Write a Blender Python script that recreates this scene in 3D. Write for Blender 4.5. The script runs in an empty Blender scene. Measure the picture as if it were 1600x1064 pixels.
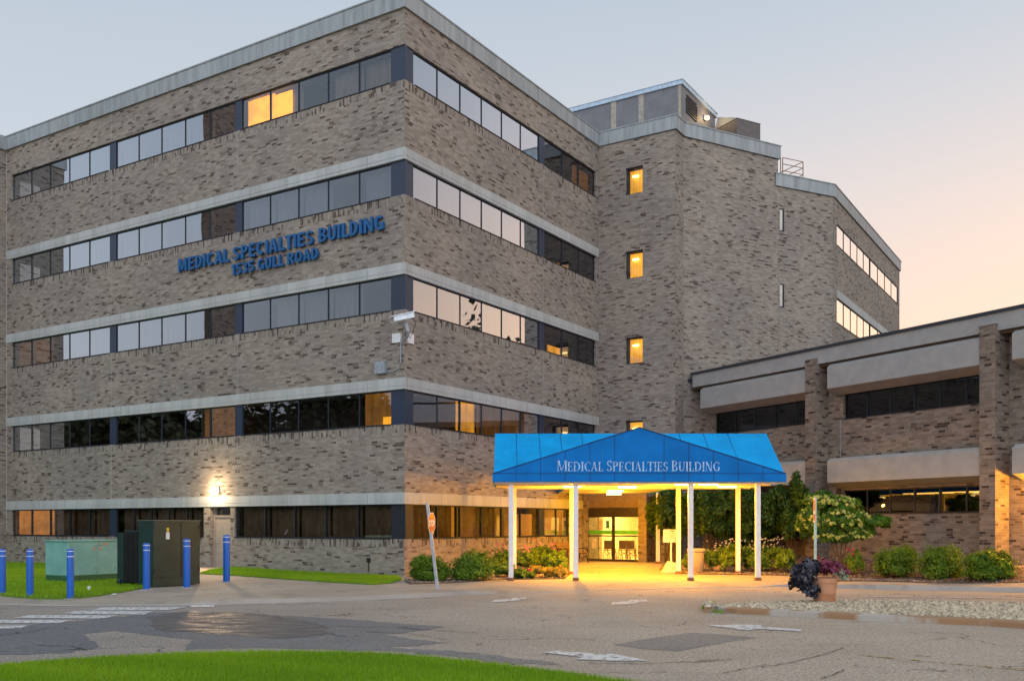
import bpy, bmesh, math, random
import numpy as np
from mathutils import Vector, Matrix
R = math.radians
sc = bpy.context.scene
C = sc.collection
F = 1523.0; EYE = 1.8

# ------------------------------------------------------------------ camera
cd = bpy.data.cameras.new('Camera'); cam = bpy.data.objects.new('Camera', cd); C.objects.link(cam)
cam.location = (0, 0, EYE); cam.rotation_euler = (R(90), 0, 0)
cd.sensor_width = 36; cd.lens = 36*F/1600; cd.shift_y = 289/1600; cd.clip_end = 2000; cd.clip_start = .1
sc.camera = cam
sc.view_settings.view_transform = 'Standard'; sc.view_settings.look = 'None'
sc.view_settings.exposure = 0.0; sc.view_settings.gamma = 1

# ------------------------------------------------------------------ dusk sky
SUN_AZ = 52.0            # degrees right of the view direction, where the sun has just gone down
w = bpy.data.worlds.new('World'); sc.world = w; w.use_nodes = True
nt = w.node_tree; nt.nodes.clear()
def N(t, **k):
    n = nt.nodes.new(t)
    for a, b in k.items(): setattr(n, a, b)
    return n
def mth(op, a, b=None, clamp=False):
    n = N('ShaderNodeMath', operation=op, use_clamp=clamp)
    for i, v in enumerate((a, b)):
        if v is None: continue
        if isinstance(v, (int, float)): n.inputs[i].default_value = v
        else: nt.links.new(v, n.inputs[i])
    return n.outputs[0]
tc = N('ShaderNodeTexCoord'); sp = N('ShaderNodeSeparateXYZ'); nt.links.new(tc.outputs['Generated'], sp.inputs[0])
rp = N('ShaderNodeValToRGB'); nt.links.new(sp.outputs[2], rp.inputs[0])
el = rp.color_ramp.elements
el[0].position = 0; el[0].color = (.66, .62, .64, 1); el[1].position = 1; el[1].color = (.40, .47, .56, 1)
for p, c in ((.12, (.64, .64, .69)), (.30, (.56, .61, .68)), (.48, (.46, .53, .61))):
    e = el.new(p); e.color = (*c, 1)
ax = mth('MULTIPLY', sp.outputs[0], math.sin(R(SUN_AZ))); ay = mth('MULTIPLY', sp.outputs[1], math.cos(R(SUN_AZ)))
dt = mth('ADD', ax, ay)
g = mth('MULTIPLY', mth('ADD', dt, -.22), 1.3, True)
mr = N('ShaderNodeMapRange', interpolation_type='SMOOTHSTEP'); nt.links.new(sp.outputs[2], mr.inputs[0])
mr.inputs[1].default_value = .02; mr.inputs[2].default_value = .50; mr.inputs[3].default_value = 1; mr.inputs[4].default_value = 0
gf = mth('MULTIPLY', g, mr.outputs[0], True)
mx = N('ShaderNodeMix', data_type='RGBA'); nt.links.new(gf, mx.inputs[0]); nt.links.new(rp.outputs[0], mx.inputs[6])
mx.inputs[7].default_value = (1.12, .70, .45, 1)
# unseen sky behind the camera scaled up, added as fill for the facades
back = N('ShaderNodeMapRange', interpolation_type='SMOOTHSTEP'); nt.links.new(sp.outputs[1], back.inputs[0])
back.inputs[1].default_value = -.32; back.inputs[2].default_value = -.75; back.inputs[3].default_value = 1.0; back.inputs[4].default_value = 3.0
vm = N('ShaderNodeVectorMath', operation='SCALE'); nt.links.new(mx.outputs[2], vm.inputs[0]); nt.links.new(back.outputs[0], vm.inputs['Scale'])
sky = N('ShaderNodeTexSky', sky_type='NISHITA'); sky.sun_disc = False; sky.sun_elevation = R(2); sky.sun_rotation = R(SUN_AZ)
sky.dust_density = 3
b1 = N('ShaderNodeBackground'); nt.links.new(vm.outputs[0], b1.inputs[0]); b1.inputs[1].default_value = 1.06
b2 = N('ShaderNodeBackground'); nt.links.new(sky.outputs[0], b2.inputs[0]); b2.inputs[1].default_value = 0.05
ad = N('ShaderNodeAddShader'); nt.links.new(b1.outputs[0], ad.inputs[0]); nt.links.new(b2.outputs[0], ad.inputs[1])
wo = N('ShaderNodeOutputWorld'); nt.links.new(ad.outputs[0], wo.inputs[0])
sl = bpy.data.lights.new('Sun', 'SUN'); so = bpy.data.objects.new('Sun', sl); C.objects.link(so)
sl.energy = 0.3; sl.angle = R(25); sl.color = (1, .84, .70)
so.rotation_euler = (R(80), 0, R(180-SUN_AZ-60))      # low afterglow

# ------------------------------------------------------------------ helpers
def X_(px, y): return (px-800)/F*y
def Z_(py, y): return EYE + (821-py)/F*y
class Fr:
    """facade frame: s runs along the wall (left to right seen from outside), o outward, z up"""
    def __init__(f, p, u): f.p = p; f.u = u; f.n = (u[1], -u[0])
    def w(f, s, o, z): return (f.p[0]+f.u[0]*s+f.n[0]*o, f.p[1]+f.u[1]*s+f.n[1]*o, z)
    def s(f, px, o=0):
        r = (px-800)/F; x = f.p[0]+f.n[0]*o; y = f.p[1]+f.n[1]*o
        return (r*y-x)/(f.u[0]-r*f.u[1])
UL = (.8462, -.5329); UR = (.5329, .8462)
def add2(p, u, s): return (p[0]+u[0]*s, p[1]+u[1]*s)
CP = (-3.574, 32.4)
FL = Fr(CP, UL); FR_ = Fr(CP, UR)
LP = add2(CP, UL, -23.2); IP = add2(CP, UR, 14.08)
FA = Fr(IP, UL)
A1 = add2(IP, UL, 3.73); A2 = add2(A1, UR, .95); B1 = (12.5, 45.8); E1 = (15.6, 47.3); E2 = add2(E1, UR, 16.3)
UW = (.4961, -.8682); FW = Fr((7.9, 43.0), UW)

ROOT = {}
def tag(o, label=None, cat=None, group=None, kind=None):
    if label: o['label'] = label
    if cat: o['category'] = cat
    if group: o['group'] = group
    if kind: o['kind'] = kind
    return o
def empty(name, loc, label, cat, group=None):
    o = bpy.data.objects.new(name, None); C.objects.link(o); o.location = loc; o.empty_display_size = .3
    ROOT[o.name] = Vector(loc); return tag(o, label, cat, group)
def boxuv(me):
    if len(me.polygons) == 0: return
    uv = me.uv_layers.new(name='UVMap'); nl = len(me.loops)
    co = np.empty(len(me.vertices)*3); me.vertices.foreach_get('co', co); co = co.reshape(-1, 3)
    vi = np.empty(nl, dtype=np.int32); me.loops.foreach_get('vertex_index', vi)
    pn = np.empty(len(me.polygons)*3); me.polygons.foreach_get('normal', pn); pn = pn.reshape(-1, 3)
    lt = np.empty(len(me.polygons), dtype=np.int32); me.polygons.foreach_get('loop_total', lt)
    n = np.repeat(pn, lt, axis=0); p = co[vi]
    tx = -n[:, 1]; ty = n[:, 0]; L = np.hypot(tx, ty); flat = L < .3
    L[flat] = 1; u = (p[:, 0]*tx+p[:, 1]*ty)/L; v = p[:, 2].copy()
    u[flat] = p[flat, 0]; v[flat] = p[flat, 1]
    uv.data.foreach_set('uv', np.stack([u, v], 1).ravel())
def link(name, me, mat, parent=None, smooth=False, uv=True):
    if uv: boxuv(me)
    o = bpy.data.objects.new(name, me); C.objects.link(o)
    if mat: me.materials.append(mat)
    if parent is not None:
        loc = ROOT[parent.name]
        me.transform(Matrix.Translation(-loc)); o.parent = parent; ROOT[o.name] = loc
    else: ROOT[o.name] = Vector((0, 0, 0))
    if smooth: me.polygons.foreach_set('use_smooth', [True]*len(me.polygons))
    return o
class M:
    def __init__(m): m.v = []; m.f = []
    def add(m, vs, fs):
        k = len(m.v); m.v += [tuple(v) for v in vs]; m.f += [tuple(i+k for i in f) for f in fs]; return m
    def quad(m, *p): return m.add(p, [tuple(range(len(p)))])
    def hexa(m, b, t): return m.add(list(b)+list(t), [(3, 2, 1, 0), (4, 5, 6, 7), (0, 1, 5, 4), (1, 2, 6, 5), (2, 3, 7, 6), (3, 0, 4, 7)])
    def box(m, x0, x1, y0, y1, z0, z1):
        return m.hexa([(x0, y0, z0), (x1, y0, z0), (x1, y1, z0), (x0, y1, z0)], [(x0, y0, z1), (x1, y0, z1), (x1, y1, z1), (x0, y1, z1)])
    def fb(m, f, s0, s1, o0, o1, z0, z1):
        a = [f.w(s0, o1, z0), f.w(s1, o1, z0), f.w(s1, o0, z0), f.w(s0, o0, z0)]
        return m.hexa(a, [(x, y, z1) for x, y, z in a])
    def prism(m, poly, z0, z1):
        n = len(poly); return m.add([(x, y, z0) for x, y in poly]+[(x, y, z1) for x, y in poly],
            [tuple(range(n-1, -1, -1)), tuple(range(n, 2*n))]+[(i, (i+1) % n, n+(i+1) % n, n+i) for i in range(n)])
    def prof(m, f, s0, s1, pr):
        """extrude an (o,z) profile along s"""
        n = len(pr); return m.add([f.w(s0, o, z) for o, z in pr]+[f.w(s1, o, z) for o, z in pr],
            [tuple(range(n)), tuple(range(2*n-1, n-1, -1))]+[(i, n+i, n+(i+1) % n, (i+1) % n) for i in range(n)])
    def tube(m, pts, r, seg=8, r2=None, cap=True):
        pts = [Vector(p) for p in pts]; n = len(pts); k = len(m.v); r2 = r if r2 is None else r2
        for i, p in enumerate(pts):
            d = (pts[min(i+1, n-1)]-pts[max(i-1, 0)]).normalized()
            a = d.cross(Vector((0, 0, 1)) if abs(d.z) < .9 else Vector((1, 0, 0))).normalized(); b = d.cross(a)
            rr = r+(r2-r)*i/max(1, n-1)
            for j in range(seg):
                q = p+(a*math.cos(2*math.pi*j/seg)+b*math.sin(2*math.pi*j/seg))*rr; m.v.append(tuple(q))
        for i in range(n-1):
            for j in range(seg):
                m.f.append((k+i*seg+j, k+i*seg+(j+1) % seg, k+(i+1)*seg+(j+1) % seg, k+(i+1)*seg+j))
        if cap: m.f.append(tuple(k+j for j in range(seg-1, -1, -1))); m.f.append(tuple(k+(n-1)*seg+j for j in range(seg)))
        return m
    def lathe(m, c, prof, seg=24):
        k = len(m.v); n = len(prof)
        for r, z in prof:
            for j in range(seg): m.v.append((c[0]+r*math.cos(2*math.pi*j/seg), c[1]+r*math.sin(2*math.pi*j/seg), c[2]+z))
        for i in range(n-1):
            for j in range(seg): m.f.append((k+i*seg+j, k+i*seg+(j+1) % seg, k+(i+1)*seg+(j+1) % seg, k+(i+1)*seg+j))
        m.f.append(tuple(k+j for j in range(seg-1, -1, -1))); m.f.append(tuple(k+(n-1)*seg+j for j in range(seg)))
        return m
    def build(m, name, mat, parent=None, smooth=False, bevel=0, fix=True):
        me = bpy.data.meshes.new(name); me.from_pydata(m.v, [], m.f); me.update()
        if fix:
            bm = bmesh.new(); bm.from_mesh(me); bmesh.ops.recalc_face_normals(bm, faces=bm.faces)
            if bevel: bmesh.ops.bevel(bm, geom=bm.edges[:], offset=bevel, segments=2, affect='EDGES', profile=.7)
            bm.to_mesh(me); bm.free()
        o = link(name, me, mat, parent, smooth)
        if smooth:
            try: me.set_sharp_from_angle(angle=R(40))
            except Exception: pass
        return o
def inset(poly, d):
    n = len(poly); A = sum(poly[i][0]*poly[(i+1) % n][1]-poly[(i+1) % n][0]*poly[i][1] for i in range(n)); sg = 1 if A > 0 else -1
    out = []
    for i in range(n):
        p0 = Vector(poly[i-1]); p1 = Vector(poly[i]); p2 = Vector(poly[(i+1) % n])
        a = (p1-p0).normalized(); b = (p2-p1).normalized()
        na = Vector((-a.y, a.x))*sg; nb = Vector((-b.y, b.x))*sg; h = na+nb
        if h.length < 1e-4: h = na.copy()
        h.normalize(); out.append(tuple(p1+h*(d/max(.3, h.dot(na)))))
    return out
def holes_wall(m, f, s0, s1, z0, z1, holes, depth=.25, o=0):
    ss = sorted({s0, s1, *[h[i] for h in holes for i in (0, 1)]}); zs = sorted({z0, z1, *[h[i] for h in holes for i in (2, 3)]})
    for a, b in zip(ss, ss[1:]):
        for c, d in zip(zs, zs[1:]):
            sm, zm = (a+b)/2, (c+d)/2
            if any(h[0] < sm < h[1] and h[2] < zm < h[3] for h in holes): continue
            m.quad(f.w(a, o, c), f.w(b, o, c), f.w(b, o, d), f.w(a, o, d))
    for h in holes:
        a, b, c, d = h; i = o-depth
        m.quad(f.w(a, o, c), f.w(a, i, c), f.w(a, i, d), f.w(a, o, d)); m.quad(f.w(b, o, c), f.w(b, o, d), f.w(b, i, d), f.w(b, i, c))
        m.quad(f.w(a, o, c), f.w(b, o, c), f.w(b, i, c), f.w(a, i, c)); m.quad(f.w(a, o, d), f.w(a, i, d), f.w(b, i, d), f.w(b, o, d))

# ------------------------------------------------------------------ materials
class NT:
    def __init__(s, name):
        s.m = bpy.data.materials.new(name); s.m.use_nodes = True; s.t = s.m.node_tree; s.b = s.t.nodes['Principled BSDF']; s.out = s.t.nodes['Material Output']
    def n(s, t, **k):
        x = s.t.nodes.new(t)
        for a, b in k.items(): setattr(x, a, b)
        return x
    def l(s, a, b): s.t.links.new(a, b)
    def mt(s, op, a, b=None, c=None, clamp=False):
        x = s.n('ShaderNodeMath', operation=op, use_clamp=clamp)
        for i, v in enumerate((a, b, c)):
            if v is None: continue
            if isinstance(v, (int, float)): x.inputs[i].default_value = v
            else: s.l(v, x.inputs[i])
        return x.outputs[0]
    def mix(s, f, a, b, mode='MIX'):
        x = s.n('ShaderNodeMix', data_type='RGBA', blend_type=mode)
        for i, v in ((0, f), (6, a), (7, b)):
            if isinstance(v, tuple): x.inputs[i].default_value = (*v[:3], 1)
            elif isinstance(v, (int, float)): x.inputs[i].default_value = v
            else: s.l(v, x.inputs[i])
        return x.outputs[2]
    def noise(s, scale, detail=3, vec=None, rough=.6):
        x = s.n('ShaderNodeTexNoise'); x.inputs['Scale'].default_value = scale; x.inputs['Detail'].default_value = detail; x.inputs['Roughness'].default_value = rough
        if vec is None: vec = s.n('ShaderNodeNewGeometry').outputs['Position']
        s.l(vec, x.inputs['Vector']); return x.outputs['Fac']
    def map(s, v, a, b, c=0, d=1, smooth=True):
        x = s.n('ShaderNodeMapRange', interpolation_type='SMOOTHSTEP' if smooth else 'LINEAR'); s.l(v, x.inputs[0])
        for i, q in enumerate((a, b, c, d)): x.inputs[i+1].default_value = q
        return x.outputs[0]
    def scaled(s, vec, sx, sy, sz):
        x = s.n('ShaderNodeMapping'); s.l(vec, x.inputs[0]); x.inputs['Scale'].default_value = (sx, sy, sz); return x.outputs[0]
    def pos(s): return s.n('ShaderNodeNewGeometry').outputs['Position']
    def col(s, c):
        if isinstance(c, tuple): s.b.inputs['Base Color'].default_value = (*c[:3], 1)
        else: s.l(c, s.b.inputs['Base Color'])
    def bump(s, h, dist=.01, st=.5):
        x = s.n('ShaderNodeBump'); x.inputs['Distance'].default_value = dist; x.inputs['Strength'].default_value = st; s.l(h, x.inputs['Height']); s.l(x.outputs[0], s.b.inputs['Normal'])
    def rough(s, r):
        if isinstance(r, (int, float)): s.b.inputs['Roughness'].default_value = r
        else: s.l(r, s.b.inputs['Roughness'])
def plain(name, c, rough=.6, metal=0, var=.15, scale=6, bump=0, c2=None, spec=.4):
    t = NT(name); t.rough(rough); t.b.inputs['Metallic'].default_value = metal; t.b.inputs['Specular IOR Level'].default_value = spec
    nz = t.noise(scale, 5)
    lo = tuple(x*(1-var) for x in c); hi = tuple(min(1, x*(1+var)) for x in c) if c2 is None else c2
    t.col(t.mix(t.map(nz, .3, .7), lo, hi))
    if bump: t.bump(t.noise(scale*6, 4), bump)
    return t.m
def brick(name, light, light2, mid, dark, swap=False, thr=0.0, bw=.25, bh=.074, mortar=(.29, .265, .245)):
    t = NT(name); t.rough(.92); t.b.inputs['Specular IOR Level'].default_value = .25
    uvn = t.n('ShaderNodeTexCoord').outputs['UV']; s = t.n('ShaderNodeSeparateXYZ'); t.l(uvn, s.inputs[0])
    u, v = (s.outputs[1], s.outputs[0]) if swap else (s.outputs[0], s.outputs[1])
    rv = t.mt('DIVIDE', v, bh); row = t.mt('FLOOR', rv)
    wr = t.n('ShaderNodeTexWhiteNoise', noise_dimensions='1D'); t.l(row, wr.inputs['W'])
    cu = t.mt('ADD', t.mt('DIVIDE', u, bw), t.mt('MULTIPLY', wr.outputs[0], 3.0)); colm = t.mt('FLOOR', cu)
    cb = t.n('ShaderNodeCombineXYZ'); t.l(colm, cb.inputs[0]); t.l(row, cb.inputs[1])
    wn = t.n('ShaderNodeTexWhiteNoise', noise_dimensions='2D'); t.l(cb.outputs[0], wn.inputs['Vector'])
    big = t.noise(1.6, 3, t.scaled(uvn, 1, 2.2, 1))
    val = t.mt('ADD', t.mt('ADD', wn.outputs[0], t.mt('MULTIPLY', t.mt('ADD', big, -.5), -.6)), thr+.03)
    r = t.n('ShaderNodeValToRGB'); t.l(val, r.inputs[0]); e = r.color_ramp.elements; r.color_ramp.interpolation = 'CONSTANT'
    e[0].position = 0; e[0].color = (*dark, 1); e[1].position = .085; e[1].color = (*mid, 1)
    for p, c in ((.16, tuple((a+3*b)/4 for a, b in zip(mid, light))), (.25, light), (.66, light2), (.86, tuple((a+b)/2*1.02 for a, b in zip(light, light2)))):
        x = e.new(p); x.color = (*c, 1)
    # small tint per brick
    tint = t.map(wn.outputs['Value'], 0, 1, .9, 1.1, False)
    c = t.mix(1.0, r.outputs[0], t.mix(wn.outputs['Color'], (.97, .93, .90), (1.03, 1.03, 1.04)), 'MULTIPLY')
    fv = t.mt('FRACT', rv); fu = t.mt('FRACT', cu)
    mv = t.mt('LESS_THAN', fv, .13 if not swap else .16); mu = t.mt('LESS_THAN', fu, .035)
    mm = t.mt('MAXIMUM', mv, mu)
    c = t.mix(t.mt('MULTIPLY', mm, .75), c, mortar)
    wx = t.noise(.35, 4, uvn); c = t.mix(1.0, c, t.mix(t.map(wx, .3, .7), (.88, .88, .90), (1.08, 1.06, 1.03)), 'MULTIPLY')
    st = t.noise(1.0, 4, t.scaled(uvn, 1.5, .12, 1)); c = t.mix(t.map(st, .56, .75, 0, .22), c, (.20, .18, .16))
    t.col(c); t.bump(t.mt('ADD', t.mt('MULTIPLY', mm, -1), t.noise(60, 2, uvn)), .006, .5)
    return t.m
MB = brick('buff_brick', (.258, .224, .188), (.325, .286, .242), (.182, .145, .116), (.088, .065, .052))
MBS = brick('buff_brick_soldier', (.258, .224, .188), (.325, .286, .242), (.182, .145, .116), (.088, .065, .052), swap=True, thr=-.10, bw=.30, bh=.078)
MW = brick('brown_brick', (.205, .163, .130), (.268, .218, .175), (.135, .098, .075), (.060, .043, .034), thr=-.01, bw=.26, bh=.085, mortar=(.27, .24, .215))
def streaky(name, c, rough=.7, amt=.5, scale=4.0, metal=0, joint=0):
    t = NT(name); t.rough(rough); t.b.inputs['Metallic'].default_value = metal
    uvn = t.n('ShaderNodeTexCoord').outputs['UV']
    a = t.noise(scale, 6, t.scaled(uvn, 1, .10, 1), .7); b = t.noise(.8, 4, uvn)
    k = t.mix(t.map(a, .35, .68, 0, amt), c, tuple(x*.58 for x in c))
    k = t.mix(t.map(b, .4, .75, 0, .35), k, (c[0]*.85, c[1]*.95, c[2]*1.02))
    if joint:
        sj = t.n('ShaderNodeSeparateXYZ'); t.l(uvn, sj.inputs[0]); fj = t.mt('FRACT', t.mt('DIVIDE', t.mt('ADD', sj.outputs[0], 50.37), joint))
        k = t.mix(t.mt('MULTIPLY', t.mt('LESS_THAN', fj, .018/joint), .6), k, (.08, .08, .08))
        wn = t.n('ShaderNodeTexWhiteNoise', noise_dimensions='1D'); t.l(t.mt('FLOOR', t.mt('DIVIDE', t.mt('ADD', sj.outputs[0], 50.37), joint)), wn.inputs['W'])
        k = t.mix(1, k, t.mix(wn.outputs[0], (.92, .92, .92), (1.06, 1.06, 1.06)), 'MULTIPLY')
    t.col(k); t.bump(t.noise(30, 3), .003); return t.m
M_CORN = streaky('cornice_metal', (.335, .358, .360), .6, .8, joint=3.05)
M_BAND = streaky('band_concrete', (.47, .47, .45), .8, .5, 2.5, joint=1.9)
M_PANEL = plain('precast_concrete', (.34, .332, .322), .85, var=.08, scale=2, bump=.003)
M_FLASH = plain('dark_flashing', (.035, .04, .05), .5)
M_PIER = streaky('blue_panel', (.024, .038, .072), .35, .5, 3)
M_FRAME = plain('window_frame', (.013, .017, .027), .55, var=.1)
M_INT = plain('room_interior', (.055, .042, .034), .9)
M_CONC = None
def glass(name, refl, tint, rcol=(.86, .92, 1.0), wav=.0012, k=0):
    t = NT(name); t.t.nodes.remove(t.b)
    tr = t.n('ShaderNodeBsdfTransparent'); tr.inputs[0].default_value = (*tint, 1)
    gl = t.n('ShaderNodeBsdfGlossy'); gl.inputs[0].default_value = (*rcol, 1); gl.inputs['Roughness'].default_value = .012
    bp = t.n('ShaderNodeBump'); bp.inputs['Distance'].default_value = wav; bp.inputs['Strength'].default_value = 1
    t.l(t.noise(1.1, 1, None, .3), bp.inputs['Height']); t.l(bp.outputs[0], gl.inputs['Normal'])
    fr = t.n('ShaderNodeFresnel'); fr.inputs[0].default_value = 1.5
    f = t.mt('ADD', t.mt('MULTIPLY', fr.outputs[0], 1-refl), refl, clamp=True)
    if k:
        ge = t.n('ShaderNodeNewGeometry'); dp = t.n('ShaderNodeVectorMath', operation='DOT_PRODUCT'); t.l(ge.outputs['Incoming'], dp.inputs[0]); t.l(ge.outputs['Normal'], dp.inputs[1])
        f = t.mt('ADD', t.mt('MULTIPLY', t.mt('POWER', t.mt('SUBTRACT', 1, t.mt('ABSOLUTE', dp.outputs['Value'])), 1.7), k), refl, clamp=True)
    ms = t.n('ShaderNodeMixShader'); t.l(f, ms.inputs[0]); t.l(tr.outputs[0], ms.inputs[1]); t.l(gl.outputs[0], ms.inputs[2]); t.l(ms.outputs[0], t.out.inputs[0])
    return t.m
M_GLASS = glass('coated_glass', .13, (.46, .44, .42), (.80, .86, .95), k=1.8)
M_GLASSL = glass('weak_reflection_glass', .04, (.62, .55, .46), (.80, .86, .95), k=1.0)  # copy of the coated glass, tinted and dulled to strengthen the curtain glow
M_GLASSM = glass('mid_coated_glass', .08, (.50, .50, .50), (.78, .85, .95), k=1.25)
M_GLASSE = glass('shaded_coated_glass', .04, (.30, .28, .27), (.62, .64, .70), k=.8)  # darker copy of the coated glass; the tower's dark reflection is in its tint
M_GLASSG = glass('ground_floor_glass', .20, (.62, .58, .52))
M_GLASSD = glass('dark_glass', .035, (.25, .24, .24))
M_CLEAR = glass('door_glass', .04, (.88, .88, .86))
def blinds(name, c, e=0, ec=(1, .6, .2), scale=11.0):
    t = NT(name); t.rough(.85)
    uvn = t.n('ShaderNodeTexCoord').outputs['UV']; s = t.n('ShaderNodeSeparateXYZ'); t.l(uvn, s.inputs[0])
    f = t.mt('FRACT', t.mt('MULTIPLY', s.outputs[0], scale)); k = t.map(f, 0, .35, .72, 1)
    nz = t.map(t.noise(.9, 2, uvn), .3, .7, .6, 1.1)
    kk = t.mt('MULTIPLY', k, nz)
    vm = t.mix(1, c, t.mix(kk, (0, 0, 0), (1, 1, 1)), 'MULTIPLY'); t.col(vm)
    if e:
        ve = t.mix(1, ec, t.mix(kk, (0, 0, 0), (1, 1, 1)), 'MULTIPLY'); t.l(ve, t.b.inputs['Emission Color']); t.b.inputs['Emission Strength'].default_value = e
    return t.m
M_BLIND = blinds('pale_blinds', (.27, .28, .31))
M_BLINDB = blinds('tan_blinds', (.42, .33, .26), scale=8)
M_LIT = blinds('lit_curtain', (.5, .3, .1), 3.2, (1.0, .40, .0))
M_LITD = blinds('dim_lit_curtain', (.5, .35, .2), .75, (1.0, .38, .05))
M_LITR = blinds('lit_room', (.5, .4, .2), 3.0, (1.0, .42, .02), 2)
M_AMB = blinds('amber_room', (.2, .12, .05), .38, (1.0, .40, .06), 1.5)
M_STAIR = blinds('lit_stairwell', (.6, .45, .15), 1.25, (1.0, .40, .015), 7)
def emit(name, c, s):
    t = NT(name); t.b.inputs['Emission Color'].default_value = (*c, 1); t.b.inputs['Emission Strength'].default_value = s; t.col((.8, .8, .8)); return t.m
M_BULB = emit('sodium_bulb', (1, .60, .2), 10)
M_BULB2 = emit('warm_bulb', (1, .66, .22), 9)
M_WHITE = plain('white_paint', (.72, .72, .73), .4, var=.05)
M_RUST = plain('rusty_steel', (.16, .065, .025), .9, c2=(.32, .16, .07), scale=30)
M_METAL = plain('grey_metal', (.33, .36, .40), .45, .3)
M_DARK = plain('black_metal', (.02, .02, .022), .5)
def attr_mat(name, a, b, rough=.55, trans=0, spec=.3):
    t = NT(name); at = t.n('ShaderNodeAttribute', attribute_name='Col'); s = t.n('ShaderNodeSeparateColor'); t.l(at.outputs['Color'], s.inputs[0])
    t.col(t.mix(s.outputs[0], a, b)); t.rough(rough); t.b.inputs['Specular IOR Level'].default_value = spec
    if trans:
        tl = t.n('ShaderNodeBsdfTranslucent'); t.l(t.mix(s.outputs[0], a, b), tl.inputs[0]); ms = t.n('ShaderNodeMixShader'); ms.inputs[0].default_value = trans
        t.l(t.b.outputs[0], ms.inputs[1]); t.l(tl.outputs[0], ms.inputs[2]); t.l(ms.outputs[0], t.out.inputs[0])
    return t.m

# ------------------------------------------------------------------ ground heights
def road(px, py):
    y = EYE*F/(py-821); return (X_(px, y), y)
KPX = [(-420, 940), (0, 944), (80, 946), (155, 945.5), (213, 945.5), (335, 945), (383, 943), (437, 942), (540, 938.5), (644, 934), (733, 929), (850, 925.5), (960, 922), (1080, 919), (1231, 916.5), (1330, 919.5), (1450, 922), (1600, 925.5), (1950, 937)]
KERB = [road(*p) for p in KPX]
kx = np.array([p[0] for p in KERB]); ky = np.array([p[1] for p in KERB])
def sm(t): t = np.clip(t, 0, 1); return t*t*(3-2*t)
def hz(x, y):
    x = np.asarray(x, float); y = np.asarray(y, float)
    z = .09+0*x
    z = z+.135*sm((y-31)/10)*sm((x+2)/2)
    z = z+.12*np.exp(-((x+11.2)**2+(y-37.4)**2)/18)
    dF = (x-7.9)*(-.8682)+(y-43)*(-.4961); tt = (x-7.9)*.4961-(y-43)*.8682
    z = z+.42*sm((3.4-dF)/3.6)*sm((tt-1)/4)
    z = z+.04*sm((x-9)/1.5)*sm((31-y)/2)
    d = y-np.interp(x, kx, ky)
    ap = np.maximum(sm((x+12.8)/1)*sm((-6.5-x)/1), sm((x+1.2)/1)*sm((8.4-x)/1))
    z = z-(.078*ap)*(1-sm(d/1.5))
    return z
def at(px, py, dz=0):
    z = .09
    for _ in range(12):
        y = (EYE-z)*F/(py-821); x = X_(px, y); z = .5*z+.5*(float(hz(x, y))+dz)
    return (x, y)
def sheet(name, poly, zf, mat, res=.7, kind='structure', parent=None, skirt=0):
    bm = bmesh.new(); vs = [bm.verts.new((x, y, 0)) for x, y in poly]; f = bm.faces.new(vs)
    bmesh.ops.triangulate(bm, faces=[f])
    xs = [p[0] for p in poly]; ys = [p[1] for p in poly]
    for lo, hi, ax in ((min(xs), max(xs), 0), (min(ys), max(ys), 1)):
        k = lo+res
        while k < hi:
            co = [0, 0, 0]; co[ax] = k; no = [0, 0, 0]; no[ax] = 1
            bmesh.ops.bisect_plane(bm, geom=bm.verts[:]+bm.edges[:]+bm.faces[:], plane_co=co, plane_no=no); k += res
    for v in bm.verts: v.co.z = float(zf(v.co.x, v.co.y))
    if skirt:
        be = [e for e in bm.edges if e.is_boundary]
        r = bmesh.ops.extrude_edge_only(bm, edges=be)
        for v in [g_ for g_ in r['geom'] if isinstance(g_, bmesh.types.BMVert)]: v.co.z -= skirt
    bmesh.ops.recalc_face_normals(bm, faces=bm.faces)
    me = bpy.data.meshes.new(name); bm.to_mesh(me); bm.free()
    up = sum(p.normal.z for p in me.polygons)
    if up < 0: me.flip_normals()
    o = link(name, me, mat, parent)
    if kind: o['kind'] = kind
    return o
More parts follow.
